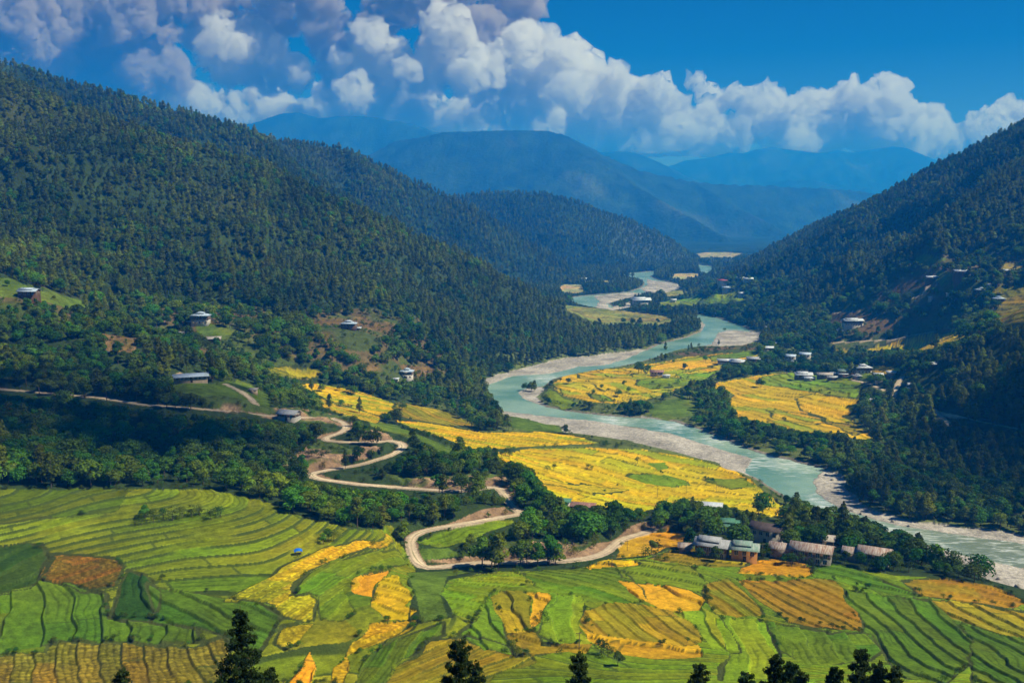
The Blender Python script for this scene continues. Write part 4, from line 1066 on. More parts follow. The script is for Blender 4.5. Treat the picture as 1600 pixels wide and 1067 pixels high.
# hedge line shrubs along the outer rim of the cultivated land and a few lone trees, placed one by one
LONE = [('broadleaf_tree',998,583,1.25),('broadleaf_tree',1002,583,1.0),('pine_tree',1040,549,0.8),('broadleaf_tree',1070,577,.7),('broadleaf_tree',1012,583,.9),('broadleaf_tree',888,600,.6),('broadleaf_tree',876,597,.4),
 ('broadleaf_tree',927,617,.5),('broadleaf_tree',940,608,.5),('broadleaf_tree',965,619,.7),('broadleaf_tree',975,605,.7),('broadleaf_tree',982,612,.5),('shrub',985,626,1.1),('broadleaf_tree',946,590,.35),('broadleaf_tree',1052,567,.4),('broadleaf_tree',1102,565,.7),
 ('broadleaf_tree',1189,605,.9),('broadleaf_tree',830,612,1.0),('broadleaf_tree',822,610,.8),('pine_tree',835,611,.7),('shrub',1133,518,1.4),('pine_tree',1123,540,.5),('shrub',1092,543,1.5),('pine_tree',1076,548,.5),('pine_tree',1080,546,.55),
 ('broadleaf_tree',883,678,.75),('shrub',790,712,1.2),('shrub',783,714,1.0),('shrub',796,713,.9),('shrub',918,733,1.0),('shrub',925,734,.8),('shrub',996,724,1.3),('shrub',855,736,.9),('shrub',865,733,1.0),
 ('broadleaf_tree',1192,805,1.25),('broadleaf_tree',1185,806,.8),('broadleaf_tree',1018,865,.6),('shrub',1008,870,1.2),('shrub',1028,860,1.3),('broadleaf_tree',1077,858,.95),('shrub',1265,885,.9),('shrub',1270,893,.9),('shrub',1268,901,.8),
 ('broadleaf_tree',736,853,.55),('broadleaf_tree',1095,872,.45),('broadleaf_tree',1118,875,.6),('shrub',1092,872,1.2),('broadleaf_tree',1215,865,.5),('broadleaf_tree',1225,880,.4),('broadleaf_tree',1238,880,.45),('shrub',1248,880,1.3),
 ('broadleaf_tree',1320,880,.55),('broadleaf_tree',1345,885,.6),('broadleaf_tree',1375,893,.55),('broadleaf_tree',1390,888,.6),('shrub',1300,878,1.2),('broadleaf_tree',1460,890,1.1),('broadleaf_tree',1480,895,1.0),('broadleaf_tree',1440,880,.8),('broadleaf_tree',1530,905,1.05),('broadleaf_tree',1522,908,.8),
 ('shrub',940,1022,1.2),('shrub',950,1026,1.0),('broadleaf_tree',965,1040,.45),('shrub',800,1020,1.0),('shrub',806,1026,.9),('shrub',1105,930,.8),('shrub',1106,942,.8),('shrub',846,966,.7),
 ('broadleaf_tree',227,810,.55),('shrub',222,820,1.2),('shrub',240,815,1.3),('shrub',255,812,1.2),('shrub',270,813,1.4),('shrub',285,810,1.3),('shrub',300,808,1.4),('shrub',312,805,1.2),('shrub',330,812,1.2),('shrub',345,808,1.2),
 ('broadleaf_tree',12,448,.55),('shrub',85,470,1.1),('broadleaf_tree',513,845,.5),('shrub',505,850,1.2),('shrub',522,845,1.2),('broadleaf_tree',565,600,.6),('pine_tree',560,602,.5),('broadleaf_tree',545,613,.65),('broadleaf_tree',552,617,.8),('broadleaf_tree',530,610,.5),
 ('broadleaf_tree',490,620,.6),('broadleaf_tree',502,612,.7),('broadleaf_tree',533,635,.55),('pine_tree',515,640,.8),('pine_tree',562,645,.8),('broadleaf_tree',628,640,.7),('pine_tree',487,612,.7),('shrub',755,668,1.3),('pine_tree',1490,560,.7),('pine_tree',1460,520,.9),('pine_tree',1462,548,1.0),('broadleaf_tree',1455,545,.8),
 ('broadleaf_tree',1020,600,.35),('shrub',1060,600,1.4),('shrub',1045,606,1.3),('shrub',1030,607,1.4),('shrub',1110,596,1.6),('shrub',1250,604,.8),('broadleaf_tree',1335,575,.7),('pine_tree',1575,455,1.5),('broadleaf_tree',1560,480,.8),
 ('broadleaf_tree',935,506,.9),('broadleaf_tree',988,507,1.1),('broadleaf_tree',1000,508,1.2),('broadleaf_tree',973,505,.9),('broadleaf_tree',1027,507,1.0),('broadleaf_tree',1045,500,1.0),('broadleaf_tree',1033,464,1.6),('broadleaf_tree',1030,462,1.2)]
rl = np.random.default_rng(5)
for k, u, v, s in LONE:
    p = hit(u, v)
    if p is None: continue
    TREES[k].append(np.array([[p[0], p[1], p[2], s, rl.uniform(0, 6), rl.uniform(.9, 1.15), rl.integers(0, 4)]]))
# sparse hedges on field edges
hs = []
for f in FIELDS:
    poly = ground_poly(f[3], 10.0)
    if f[0] in ('M', 'T'): continue
    for a, b in zip(poly, np.roll(poly, -1, 0)):
        if rl.random() < 0.16 and math.hypot(*(b - a)) < 40:
            for q in range(rl.integers(1, 4)):
                t = rl.random(); x = a[0] + (b[0] - a[0]) * t; y = a[1] + (b[1] - a[1]) * t
                hs.append([x, y, float(ground(x, y)), rl.uniform(0.25, 0.55) * (1.5 if y > 500 else 1.0), rl.uniform(0, 6), 1.1, rl.integers(0, 4)])
hs = np.array(hs); u, v = proj(hs[:, 0], hs[:, 1], hs[:, 2])
i = np.clip((v / 2).astype(int), 0, 533); j = np.clip((u / 2).astype(int), 0, 800)
hs = hs[~ROADMASK[i, j]]
TREES['shrub'].append(hs)
for k in TREES: TREES[k] = np.vstack(TREES[k]); log('%s %d' % (k, len(TREES[k])))

# individuals: the largest of each kind
def thing(name, loc, label, cat, group=None, rz=0.0, sc=(1, 1, 1)):
    o = bpy.data.objects.new(name, None); COL.objects.link(o); o.empty_display_size = 0.5
    o.location = loc; o.rotation_euler = (0, 0, rz); o.scale = sc
    return tag(o, label, cat, group)
LM = [(60,612,'the left end of the dirt road'),(160,622,'the straight road stretch at far left'),(297,587,'the schoolhouse'),(452,648,'the house at the first hairpin'),(546,665,'the upper road bend'),(634,698,'the second hairpin'),(484,740,'the left hairpin'),(620,762,'the long lower road stretch'),(785,762,'the road corner by the yellow field'),
 (819,801,'the sharp right road corner'),(640,850,'the lowest hairpin'),(780,878,'the last road stretch'),(965,845,'the road end'),(1113,855,'the grey roofed farmhouse'),(1163,860,'the ochre farmhouse'),(1138,820,'the bright green roof'),(1198,835,'the brown roofed farmhouse'),(1265,860,'the rust streaked farmhouse'),(1366,868,'the stepped rusty roofs'),(1107,788,'the pale shed'),
 (908,795,'the red brown roof'),(466,860,'the blue tarpaulin'),(270,812,'the scrub patch in the green strips'),(125,890,'the brown harvested patch'),(250,1030,'the cut field at lower left'),(600,935,'the two yellow patches'),(500,860,'the curved yellow band'),(560,600,'the upper yellow terraces'),(690,645,'the olive terraces'),(830,690,'the narrow yellow field'),(1000,745,'the big yellow field'),
 (1040,960,'the gold striped patch'),(840,950,'the small amber patch'),(1260,940,'the broad golden patch'),(1430,980,'the deep green patch'),(1500,915,'the brown field at right'),(1340,760,'the crescent gravel bar'),(1400,700,'the river wood'),(1480,650,'the forked track'),(1560,700,'the right hand wood'),(1560,800,'the wooded right bank'),(1450,900,'the last trees by the river'),
 (100,700,'the dark lower wood'),(250,700,'the middle of the lower wood'),(380,740,'the wood edge above the green strips'),(60,540,'the left hillside'),(636,588,'the white farmhouse above the terraces'),(720,720,'the copse above the yellow field'),(960,680,'the thicket on the gravel bank'),(1250,700,'the dark river bank trees'),(870,650,'the grassy point'),(1000,600,'the river tongue fields'),(1230,640,'the amber field'),(1390,600,'the pale track'),(1580,540,'the steep right slope')]
def where_on(u, v, y, s=1.0):
    d = [((u - a) ** 2 + (1.4 * (v - b)) ** 2, a, b, t) for a, b, t in LM]
    d.sort(key=lambda q: q[0]); _, a, b, t = d[0]
    dx, dy = u - a, v - b; side = 'right of' if dx > 0 else 'left of'
    if abs(dx) < abs(dy) * 0.7: side = 'below' if dy > 0 else 'above'
    elif abs(dy) > 0.5 * abs(dx): side = ('below and ' if dy > 0 else 'above and ') + side
    r2 = math.sqrt(d[0][0]); far_ = 'close ' if r2 < 28 else ('' if r2 < 65 else 'well ')
    return far_ + side + ' ' + t, t
STUFF_LABEL = {'pine_tree': 'dense pine forest covering the mountain slopes', 'broadleaf_tree': 'leafy mixed woodland on the lower slopes and river flats', 'shrub': 'low bushes and scrub between fields and woods'}
WORD = {'pine_tree': ('pine tree with a narrow uneven crown', 'tree', 'pines '), 'broadleaf_tree': ('round leafy green tree', 'tree', 'leafy trees '), 'shrub': ('low green bush', 'bush', 'bushes ')}
LOOK = {'pine_tree': ['pine', 'dense pine', 'broad pine', 'ragged pine', 'tufted open pine', 'sparse open pine'],
 'broadleaf_tree': ['leafy tree', 'rounded tree', 'upright leafy tree', 'spreading tree', 'compact tree'], 'shrub': ['bush', 'broad bush', 'compact bush', 'sprawling bush']}
def gn_scatter(name, A, kind, mobj):
    """one object: points with attributes, crowns and trunks instanced on them"""
    me = bpy.data.meshes.new(name); me.vertices.add(len(A)); me.vertices.foreach_set('co', A[:, :3].astype(np.float32).ravel())
    for nm, ty, dat in (('rz', 'FLOAT_VECTOR', np.stack([0 * A[:, 4], 0 * A[:, 4], A[:, 4]], 1)), ('sc', 'FLOAT_VECTOR', np.stack([A[:, 3] * A[:, 5], A[:, 3] * A[:, 5], A[:, 3]], 1))):
        at = me.attributes.new(nm, ty, 'POINT'); at.data.foreach_set('vector', dat.astype(np.float32).ravel())
    at = me.attributes.new('vi', 'INT', 'POINT'); at.data.foreach_set('value', A[:, 6].astype(np.int32))
    o = bpy.data.objects.new(name, me); COL.objects.link(o)
    ng = bpy.data.node_groups.new(name + '_nodes', 'GeometryNodeTree'); ng.is_modifier = True
    ng.interface.new_socket('Geometry', in_out='INPUT', socket_type='NodeSocketGeometry'); ng.interface.new_socket('Geometry', in_out='OUTPUT', socket_type='NodeSocketGeometry')
    N = ng.nodes; L = ng.links
    gi = N.new('NodeGroupInput'); go = N.new('NodeGroupOutput'); jo = N.new('GeometryNodeJoinGeometry')
    def attr(nm, dt):
        a = N.new('GeometryNodeInputNamedAttribute'); a.data_type = dt; a.inputs['Name'].default_value = nm; return a.outputs[0]
    rz = attr('rz', 'FLOAT_VECTOR'); sc = attr('sc', 'FLOAT_VECTOR'); vi = attr('vi', 'INT')
    for idx, objs in enumerate(mobj):
        cmp_ = N.new('FunctionNodeCompare'); cmp_.data_type = 'INT'; cmp_.operation = 'EQUAL'
        ia = [s for s in cmp_.inputs if s.enabled and s.type == 'INT']
        L.new(vi, ia[0]); ia[1].default_value = idx
        for ob in objs:
            oi = N.new('GeometryNodeObjectInfo'); oi.transform_space = 'ORIGINAL'; oi.inputs['Object'].default_value = ob; oi.inputs['As Instance'].default_value = True
            ip = N.new('GeometryNodeInstanceOnPoints')
            L.new(gi.outputs[0], ip.inputs['Points']); L.new(cmp_.outputs[0], ip.inputs['Selection']); L.new(oi.outputs['Geometry'], ip.inputs['Instance'])
            er = N.new('FunctionNodeEulerToRotation'); L.new(rz, er.inputs[0]); L.new(er.outputs[0], ip.inputs['Rotation']); L.new(sc, ip.inputs['Scale'])
            L.new(ip.outputs[0], jo.inputs[0])
    L.new(jo.outputs[0], go.inputs[0])
    md = o.modifiers.new('scatter', 'NODES'); md.node_group = ng
    tag(o, STUFF_LABEL[kind], None, None, 'stuff')
    return o
for kd in TREES:
    A = TREES[kd]; HH = HEIGHT[kd]
    u, v = proj(A[:, 0], A[:, 1], A[:, 2] + HH * A[:, 3] * 0.6)
    size = HH * A[:, 3] / A[:, 1]
    infr = (u > 0) & (u < 1600) & (v > 0) & (v < 1067) & visible(A[:, 0], A[:, 1], A[:, 2] + HH * A[:, 3] * 0.5)
    order = np.argsort(-(size * infr)); top = order[:296]; rest = order[296:]
    proto_obj = {}
    q3 = np.quantile((HH * A[top, 3] / A[top, 1] * F), [0.75, 0.5, 0.25])
    for i in top:
        x, y, z, s, rz, fat, vi = A[i]; vi = int(vi) % len(PROTO[kd])
        uu, vv = proj(x, y, z)
        w, lm = where_on(float(uu), float(vv), y)
        px_ = HH * s / y * F; q_ = 0 if px_ > q3[0] else (1 if px_ > q3[1] else (2 if px_ > q3[2] else 3))
        adj = (('large', 'fair sized', 'middling', 'small') if kd != 'pine_tree' else ('tall', 'fairly tall', 'middling', 'short'))[q_]
        wide = 'wide ' if fat > 1.12 else ('slim ' if fat < 0.98 else '')
        lb_ = '%s %s%s %s' % (adj, wide, LOOK[kd][vi], w)
        if len(lb_.split()) > 16: lb_ = lb_.replace(' and left', '').replace(' and right', '')
        t = thing(kd, (x, y, z), lb_, WORD[kd][1], WORD[kd][2] + 'near ' + lm, rz, (s * fat, s * fat, s))
        for nm, me in zip(('crown', 'trunk'), PROTO[kd][vi]):
            c = bpy.data.objects.new(nm, me); COL.objects.link(c); c.parent = t
            proto_obj.setdefault(vi, []); 
            if len(proto_obj[vi]) < 2: proto_obj[vi].append(c)
    B = A[rest].copy()
    B[:, 6] = B[:, 6] % len(PROTO[kd])
    miss = [k for k in range(len(PROTO[kd])) if k not in proto_obj]
    for k in miss:
        B[B[:, 6] == k, 6] = next(iter(proto_obj))
    gn_scatter({'pine_tree': 'pine_forest', 'broadleaf_tree': 'woodland', 'shrub': 'undergrowth'}[kd], B, kd, [proto_obj.get(k, []) for k in range(len(PROTO[kd]))])
log('trees built')
# ------------------------------------------------------------------ buildings
def roof_mat(name, a, b, amt=0.5, sc=(0.55, 0.12, 0.3), rough=0.55, spec=0.4):
    m = bpy.data.materials.new(name); m.use_nodes = True
    N = m.node_tree.nodes; L = m.node_tree.links; bs = N['Principled BSDF']
    tc = N.new('ShaderNodeTexCoord'); mp = N.new('ShaderNodeMapping'); mp.inputs['Scale'].default_value = sc
    n = N.new('ShaderNodeTexNoise'); n.inputs['Scale'].default_value = 2.2; n.inputs['Detail'].default_value = 4; n.inputs['Roughness'].default_value = 0.65
    L.new(tc.outputs['Object'], mp.inputs[0]); L.new(mp.outputs[0], n.inputs['Vector'])
    r = N.new('ShaderNodeValToRGB'); e = r.color_ramp.elements
    e[0].position = 0.62 - 0.3 * amt - 0.05; e[0].color = (*a, 1); e[1].position = 0.68 - 0.3 * amt + 0.1; e[1].color = (*b, 1)
    L.new(n.outputs[0], r.inputs[0]); L.new(r.outputs[0], bs.inputs['Base Color'])
    wv = N.new('ShaderNodeTexWave'); wv.inputs['Scale'].default_value = 2.5; wv.bands_direction = 'X'; L.new(tc.outputs['Object'], wv.inputs['Vector'])
    bp = N.new('ShaderNodeBump'); bp.inputs['Distance'].default_value = 0.05; L.new(wv.outputs[0], bp.inputs['Height']); L.new(bp.outputs[0], bs.inputs['Normal'])
    bs.inputs['Roughness'].default_value = rough; bs.inputs['Specular IOR Level'].default_value = spec
    return m
RM = {
 'rust': roof_mat('rusted_tin', (0.52, 0.44, 0.38), (0.26, 0.12, 0.07), 0.45, (1.4, 0.10, 0.3)),
 'tan': roof_mat('weathered_tin', (0.46, 0.41, 0.36), (0.25, 0.17, 0.13), 0.25, (0.8, 0.2, 0.3)),
 'grey': roof_mat('grey_tin', (0.42, 0.43, 0.45), (0.30, 0.30, 0.31), 0.3),
 'white': roof_mat('bright_tin', (0.60, 0.63, 0.68), (0.42, 0.46, 0.52), 0.25),
 'blue': roof_mat('blue_grey_tin', (0.45, 0.55, 0.68), (0.34, 0.42, 0.52), 0.3),
 'green': roof_mat('green_painted_tin', (0.07, 0.22, 0.13), (0.12, 0.27, 0.19), 0.3),
 'teal': roof_mat('faded_green_tin', (0.22, 0.34, 0.27), (0.42, 0.46, 0.42), 0.35),
 'brown': roof_mat('dark_brown_tin', (0.085, 0.060, 0.055), (0.13, 0.09, 0.08), 0.3, rough=0.7, spec=0.2),
 'red': roof_mat('red_painted_tin', (0.36, 0.06, 0.05), (0.26, 0.07, 0.06), 0.3),
 'thatch': roof_mat('rust_red_tin', (0.30, 0.13, 0.10), (0.38, 0.26, 0.2), 0.4),
}
WM = {
 'white': mat('whitewashed_wall', (0.55, 0.50, 0.44), rough=0.95, noise=[(0.5, 0.18), (3, 0.1)]),
 'stone': mat('grey_stone_wall', (0.30, 0.26, 0.22), rough=0.95, noise=[(1.2, 0.3), (5, 0.2)]),
 'mud': mat('rammed_earth_wall', (0.36, 0.27, 0.19), rough=0.95, noise=[(0.8, 0.2), (4, 0.15)]),
 'ochre': mat('ochre_painted_wall', (0.46, 0.23, 0.07), rough=0.9, noise=[(0.7, 0.15)]),
 'timber': mat('brown_timber_band', (0.12, 0.065, 0.04), rough=0.8, noise=[(2.0, 0.3)]),
}
M_FRAME = mat('pale_window_frame', (0.60, 0.52, 0.42), rough=0.7)
M_PANE = mat('dark_window_glass', (0.02, 0.022, 0.028), rough=0.15, spec=0.5)
M_DOOR = mat('dark_wood_door', (0.07, 0.04, 0.025), rough=0.7)
M_CONC = mat('foundation_stone', (0.28, 0.25, 0.22), rough=1.0, noise=[(1.5, 0.3)])
def box(x0, x1, y0, y1, z0, z1):
    V = np.array([(x, y, z) for z in (z0, z1) for y in (y0, y1) for x in (x0, x1)], float)
    return V, np.array([(0, 2, 3, 1), (4, 5, 7, 6), (0, 1, 5, 4), (2, 6, 7, 3), (0, 4, 6, 2), (1, 3, 7, 5)])
def gable(L, W, z, rise, over, th=0.14, x0=0.0, y0=0.0):
    """two roof sheets with thickness, ridge along x"""
    hx = L / 2 + over; hy = W / 2 + over; k = rise / (W / 2)
    ez = z - over * k; parts = []
    for s in (-1, 1):
        V = []
        for dz in (0, th):
            V += [(x0 - hx, y0 + s * hy, ez + dz), (x0 + hx, y0 + s * hy, ez + dz), (x0 + hx, y0, z + rise + dz), (x0 - hx, y0, z + rise + dz)]
        V = np.array(V)
        Fq = np.array([(0, 3, 2, 1), (4, 5, 6, 7), (0, 1, 5, 4), (1, 2, 6, 5), (2, 3, 7, 6), (3, 0, 4, 7)])
        if s > 0: Fq = Fq[:, ::-1]
        parts.append((V, Fq))
    return joinm(parts)
def shed_roof(L, W, z, rise, over, th=0.12):
    hx = L / 2 + over; hy = W / 2 + over; V = []
    for dz in (0, th): V += [(-hx, -hy, z + dz), (hx, -hy, z + dz), (hx, hy, z + rise + dz), (-hx, hy, z + rise + dz)]
    return np.array(V), np.array([(0, 3, 2, 1), (4, 5, 6, 7), (0, 1, 5, 4), (1, 2, 6, 5), (2, 3, 7, 6), (3, 0, 4, 7)])
def hip(L, W, z, rise, over, th=0.12):
    hx = L / 2 + over; hy = W / 2 + over; r = max(0.3, hx - hy)
    V = np.array([(-hx, -hy, z), (hx, -hy, z), (hx, hy, z), (-hx, hy, z), (-r, 0, z + rise), (r, 0, z + rise), (-hx, -hy, z - th), (hx, -hy, z - th), (hx, hy, z - th), (-hx, hy, z - th)])
    return V, [(0, 1, 5, 4), (1, 2, 5), (2, 3, 4, 5), (3, 0, 4), (9, 8, 7, 6), (0, 6, 7, 1), (1, 7, 8, 2), (2, 8, 9, 3), (3, 9, 6, 0)]
def gable_wall(L, W, z0, z1, rise):
    """walls with the triangular ends closed"""
    a, b = L / 2, W / 2
    V = np.array([(-a, -b, z0), (a, -b, z0), (a, b, z0), (-a, b, z0), (-a, -b, z1), (a, -b, z1), (a, b, z1), (-a, b, z1), (-a, 0, z1 + rise * 0.96), (a, 0, z1 + rise * 0.96)])
    return V, [(0, 1, 5, 4), (2, 3, 7, 6), (1, 2, 6, 9, 5), (3, 0, 4, 8, 7)]
def building(u, v, label, L, W, H, rot, roof='grey', wall='white', style='gable', nwin=4, band=False, cat='house', name='farmhouse', group=None, door=True, lantern=None, rise=None, ymin=120):
    p = hit(u, v, ymin)
    if p is None: return
    if group == GV: H *= 0.84
    hx = []
    for sx in (-1, 1):
        for sy in (-1, 1):
            c, s = math.cos(rot), math.sin(rot)
            X_ = p[0] + sx * L / 2 * c - sy * W / 2 * s; Y_ = p[1] + sx * L / 2 * s + sy * W / 2 * c
            hx.append(float(ground(X_, Y_)))
    z = 0.5 * (max(hx) + p[2]); dn = z - min(hx) + 0.6
    t = thing(name, (p[0], p[1], z), label, cat, group, rot)
    rise = rise if rise is not None else W * 0.20
    top = H
    if style == 'gable':
        V, Fq = gable_wall(L, W, -dn, H, rise)
        mesh_obj('wall', V, Fq, WM[wall], t)
        V, Fq = gable(L, W, H + 0.04, rise, 0.9)
        mesh_obj('roof', V, Fq, RM[roof], t)
        if lantern == 'double':
            V, Fq = gable(L * 0.62, W * 0.55, H + rise * 0.52 + 0.55, rise * 0.6, 0.7, x0=-L * 0.08)
            ro = mesh_obj('upper_roof', V, Fq, RM[roof], t)
            V, Fq = joinm([box(-L * 0.08 + sx * L * 0.28 - 0.12, -L * 0.08 + sx * L * 0.28 + 0.12, sy * W * 0.2 - 0.12, sy * W * 0.2 + 0.12, H, H + rise * 0.52 + 0.6) for sx in (-1, 1) for sy in (-1, 1)])
            mesh_obj('roof_post', V, Fq, WM['timber'], t)
        elif lantern == 'offset':
            # a second, lower run of roof beside the first
            V, Fq = gable(L * 0.55, W * 0.8, H - 0.9, rise * 0.8, 0.8, x0=-L * 0.78, y0=-0.3)
            mesh_obj('lower_roof', V, Fq, RM[roof], t)
            V, Fq = joinm([box(-L * 1.05, -L * 0.5 - 0.003, -W * 0.4 - 0.3, W * 0.4 - 0.3, -dn, H - 0.95)])
            mesh_obj('side_wall', V, Fq, WM['stone'], t)
    elif style == 'hip':
        V, Fq = box(-L / 2, L / 2, -W / 2, W / 2, -dn, H); mesh_obj('wall', V, Fq, WM[wall], t)
        V, Fq = hip(L, W, H + 0.13, rise, 0.9); mesh_obj('roof', V, Fq, RM[roof], t)
        V, Fq = hip(L * 0.42, W * 0.42, H + rise * 0.75 + 0.75, rise * 0.6, 0.5); mesh_obj('lantern_roof', V, Fq, RM[roof], t)
        V, Fq = box(-L * 0.19, L * 0.19, -W * 0.17, W * 0.17, H + 0.2, H + rise * 0.75 + 0.64); mesh_obj('lantern', V, Fq, WM['timber'], t)
    else:
        V, Fq = box(-L / 2, L / 2, -W / 2, W / 2, -dn, H); mesh_obj('wall', V, Fq, WM[wall], t)
        V, Fq = shed_roof(L, W, H + 0.01, rise, 0.6); mesh_obj('roof', V, Fq, RM[roof], t)
    if band:
        z0, z1 = H * 0.50, H * 0.86
        V, Fq = joinm([box(-L / 2 - 0.10, L / 2 + 0.10, -W / 2 - 0.10, -W / 2 - 0.004, z0, z1), box(L / 2 + 0.004, L / 2 + 0.10, -W / 2, W / 2, z0, z1), box(-L / 2 - 0.10, -L / 2 - 0.004, -W / 2, W / 2, z0, z1)])
        mesh_obj('timber_band', V, Fq, WM['timber'], t)
    off = 0.16 if band else 0.06
    rows = [H * 0.68] + ([H * 0.25] if band and H > 4 else [])
    for ri, zc in enumerate(rows):
        for k in range(nwin):
            if ri == 1 and door and k == nwin // 2: continue
            xc = (-0.5 + (k + 0.5) / nwin) * (L - 0.6); w = min(1.2, L / nwin * 0.5); h = 0.62 if H < 3.2 else 0.72
            V, Fq = joinm([box(xc - w / 2 - .12, xc + w / 2 + .12, -W / 2 - off, -W / 2 + 0.02, zc + h, zc + h + .14), box(xc - w / 2 - .12, xc + w / 2 + .12, -W / 2 - off - 0.04, -W / 2 + 0.02, zc - h - .14, zc - h),
                box(xc - w / 2 - .12, xc - w / 2, -W / 2 - off, -W / 2 + 0.02, zc - h, zc + h), box(xc + w / 2, xc + w / 2 + .12, -W / 2 - off, -W / 2 + 0.02, zc - h, zc + h), box(xc - .05, xc + .05, -W / 2 - off, -W / 2 + 0.02, zc - h, zc + h)])
            f = mesh_obj('window', V, Fq, M_FRAME, t)
            V, Fq = box(xc - w / 2, xc + w / 2, -W / 2 - off + 0.03, -W / 2 + 0.01, zc - h, zc + h)
            mesh_obj('pane', V, Fq, M_PANE, f)
    if nwin >= 3:
        for sx in (-1, 1):
            for yk in (-0.22, 0.22):
                zc = rows[0]; h = 0.6; xf = sx * L / 2; a, b = (xf - 0.02, xf + off) if sx > 0 else (xf - off, xf + 0.02)
                V, Fq = joinm([box(a, b, yk * W - .6, yk * W - .48, zc - h, zc + h), box(a, b, yk * W + .48, yk * W + .6, zc - h, zc + h), box(a, b, yk * W - .6, yk * W + .6, zc + h, zc + h + .12), box(a, b, yk * W - .6, yk * W + .6, zc - h - .12, zc - h)])
                f = mesh_obj('window', V, Fq, M_FRAME, t)
                V, Fq = box(a + (0.0 if sx > 0 else 0.04), b - (0.04 if sx > 0 else 0.0), yk * W - .48, yk * W + .48, zc - h, zc + h); mesh_obj('pane', V, Fq, M_PANE, f)
    if door and H > 2.4:
        V, Fq = box(-0.55 + L * 0.02, 0.55 + L * 0.02, -W / 2 - 0.07, -W / 2 + 0.02, 0.0, 1.9); mesh_obj('door', V, Fq, M_DOOR, t)
    return t
d2r = math.radians
GV = 'farmhouses of the near village'
building(1113,868,'long grey tin roofed farmhouse with pale stone ground floor, leftmost of the near village houses', 10.5, 7, 5.4, d2r(-24), 'grey', 'stone', nwin=5, band=True, lantern='double', group=GV)
building(1163,872,'farmhouse with faded green roof and ochre end wall beside the grey roofed house', 8.6, 6.5, 5.2, d2r(-16), 'teal', 'ochre', nwin=3, band=False, lantern='double', group=GV)
building(1138,833,'square house with bright green tin roof behind the front houses', 8.2, 7, 4.4, d2r(-10), 'green', 'stone', nwin=3, band=True, lantern='double', group=GV)
building(1198,846,'tall farmhouse with dark brown roof and pale gable wall', 10.5, 7, 6.4, d2r(-32), 'brown', 'white', nwin=4, band=False, group=GV)
building(1172,836,'low rusty tin roofed shed leaning against the brown roofed farmhouse', 6, 3.6, 2.6, d2r(-32), 'rust', 'stone', 'shed', nwin=2, cat='shed', name='shed', group=GV)
building(1268,875,'long farmhouse under two rust streaked roofs in the middle of the village', 13, 7, 5.4, d2r(-26), 'rust', 'stone', nwin=5, band=True, lantern='offset', group=GV)
building(1282,850,'low barn with pale grey roof almost hidden by leafy trees', 9, 5.5, 3.0, d2r(-22), 'tan', 'mud', nwin=0, cat='barn', name='barn', group=GV)
building(1366,880,'farmhouse with stepped rusty roofs at the right end of the village', 9.5, 6.5, 5.2, d2r(-28), 'rust', 'stone', nwin=4, band=True, lantern='offset', group=GV)
building(1107,796,'pale roofed long shed at the lower edge of the big yellow field', 11, 5, 2.8, d2r(-14), 'white', 'white', nwin=4, cat='shed', name='shed', group=GV)
building(1070,861,'tiny shed with rusty roof beside the orange field', 4, 3, 2.0, d2r(-10), 'rust', 'stone', 'shed', nwin=0, cat='shed', name='shed')
building(908,800,'low house with red brown roof among trees below the yellow field', 11, 4.5, 2.6, d2r(-12), 'thatch', 'mud', nwin=3)
building(877,792,'low green roofed hut left of the red brown roofed house', 7, 3.5, 2.4, d2r(-12), 'green', 'white', nwin=2, name='hut')
building(962,812,'small grey roofed hut in the trees right of the red brown roofed house', 4, 3, 2.2, d2r(-12), 'grey', 'white', nwin=0, name='hut', door=False)
building(298,596,'long schoolhouse with blue grey tin roof on the cleared knoll', 17, 6, 3.3, d2r(22), 'blue', 'mud', nwin=7, cat='school', name='schoolhouse')
building(452,655,'small white walled house with grey roof beside the first hairpin bend', 9.5, 6.5, 3.4, d2r(-18), 'grey', 'white', nwin=3, band=True)
building(352,588,'tiny tin shed behind the schoolhouse', 4.2, 2.6, 1.8, d2r(-5), 'white', 'mud', 'shed', nwin=0, cat='shed', name='shed', door=False)
building(396,615,'little pale roofed shed on the slope right of the schoolhouse', 4.0, 2.6, 1.8, d2r(-10), 'tan', 'mud', 'shed', nwin=0, cat='shed', name='shed', door=False)
building(228,612,'white roofed hut at the roadside left of the schoolhouse', 4.2, 3, 2.0, d2r(-5), 'white', 'mud', 'shed', nwin=0, cat='shed', name='shed', door=False)
building(314,506,'large white farmhouse with raised blue grey roof on the left hillside', 13, 8, 6.2, d2r(2), 'blue', 'white', 'hip', nwin=5, band=True)
building(300,508,'low annex with flat pale roof beside the large hillside farmhouse', 7, 3.5, 2.2, d2r(2), 'white', 'timber', 'shed', nwin=0, cat='annex', name='annex', door=False)
building(331,535,'wide low barn with pale and rusty roof below the large hillside farmhouse', 12, 6, 2.6, d2r(12), 'tan', 'timber', 'gable', nwin=0, cat='barn', name='barn', door=False)
building(283,525,'little shed almost hidden in trees left of the wide low barn', 4.5, 3, 2.0, d2r(0), 'grey', 'mud', 'shed', nwin=0, cat='shed', name='shed', door=False)
building(545,515,'white and brown farmhouse alone in the brown hillside clearing', 11.5, 7, 4.6, d2r(-3), 'blue', 'timber', 'hip', nwin=4, band=False)
building(560,516,'small woodshed with pale roof beside the farmhouse in the clearing', 4, 2.6, 1.6, d2r(-3), 'white', 'mud', 'shed', nwin=0, cat='shed', name='shed', door=False)
building(636,596,'white farmhouse with lantern roof above the yellow terraces', 9, 7, 5.4, d2r(-6), 'blue', 'white', 'hip', nwin=4, band=True)
building(619,597,'tiny white hut left of the farmhouse above the yellow terraces', 3.6, 2.6, 1.8, d2r(-3), 'white', 'white', 'shed', nwin=0, cat='hut', name='hut', door=False)
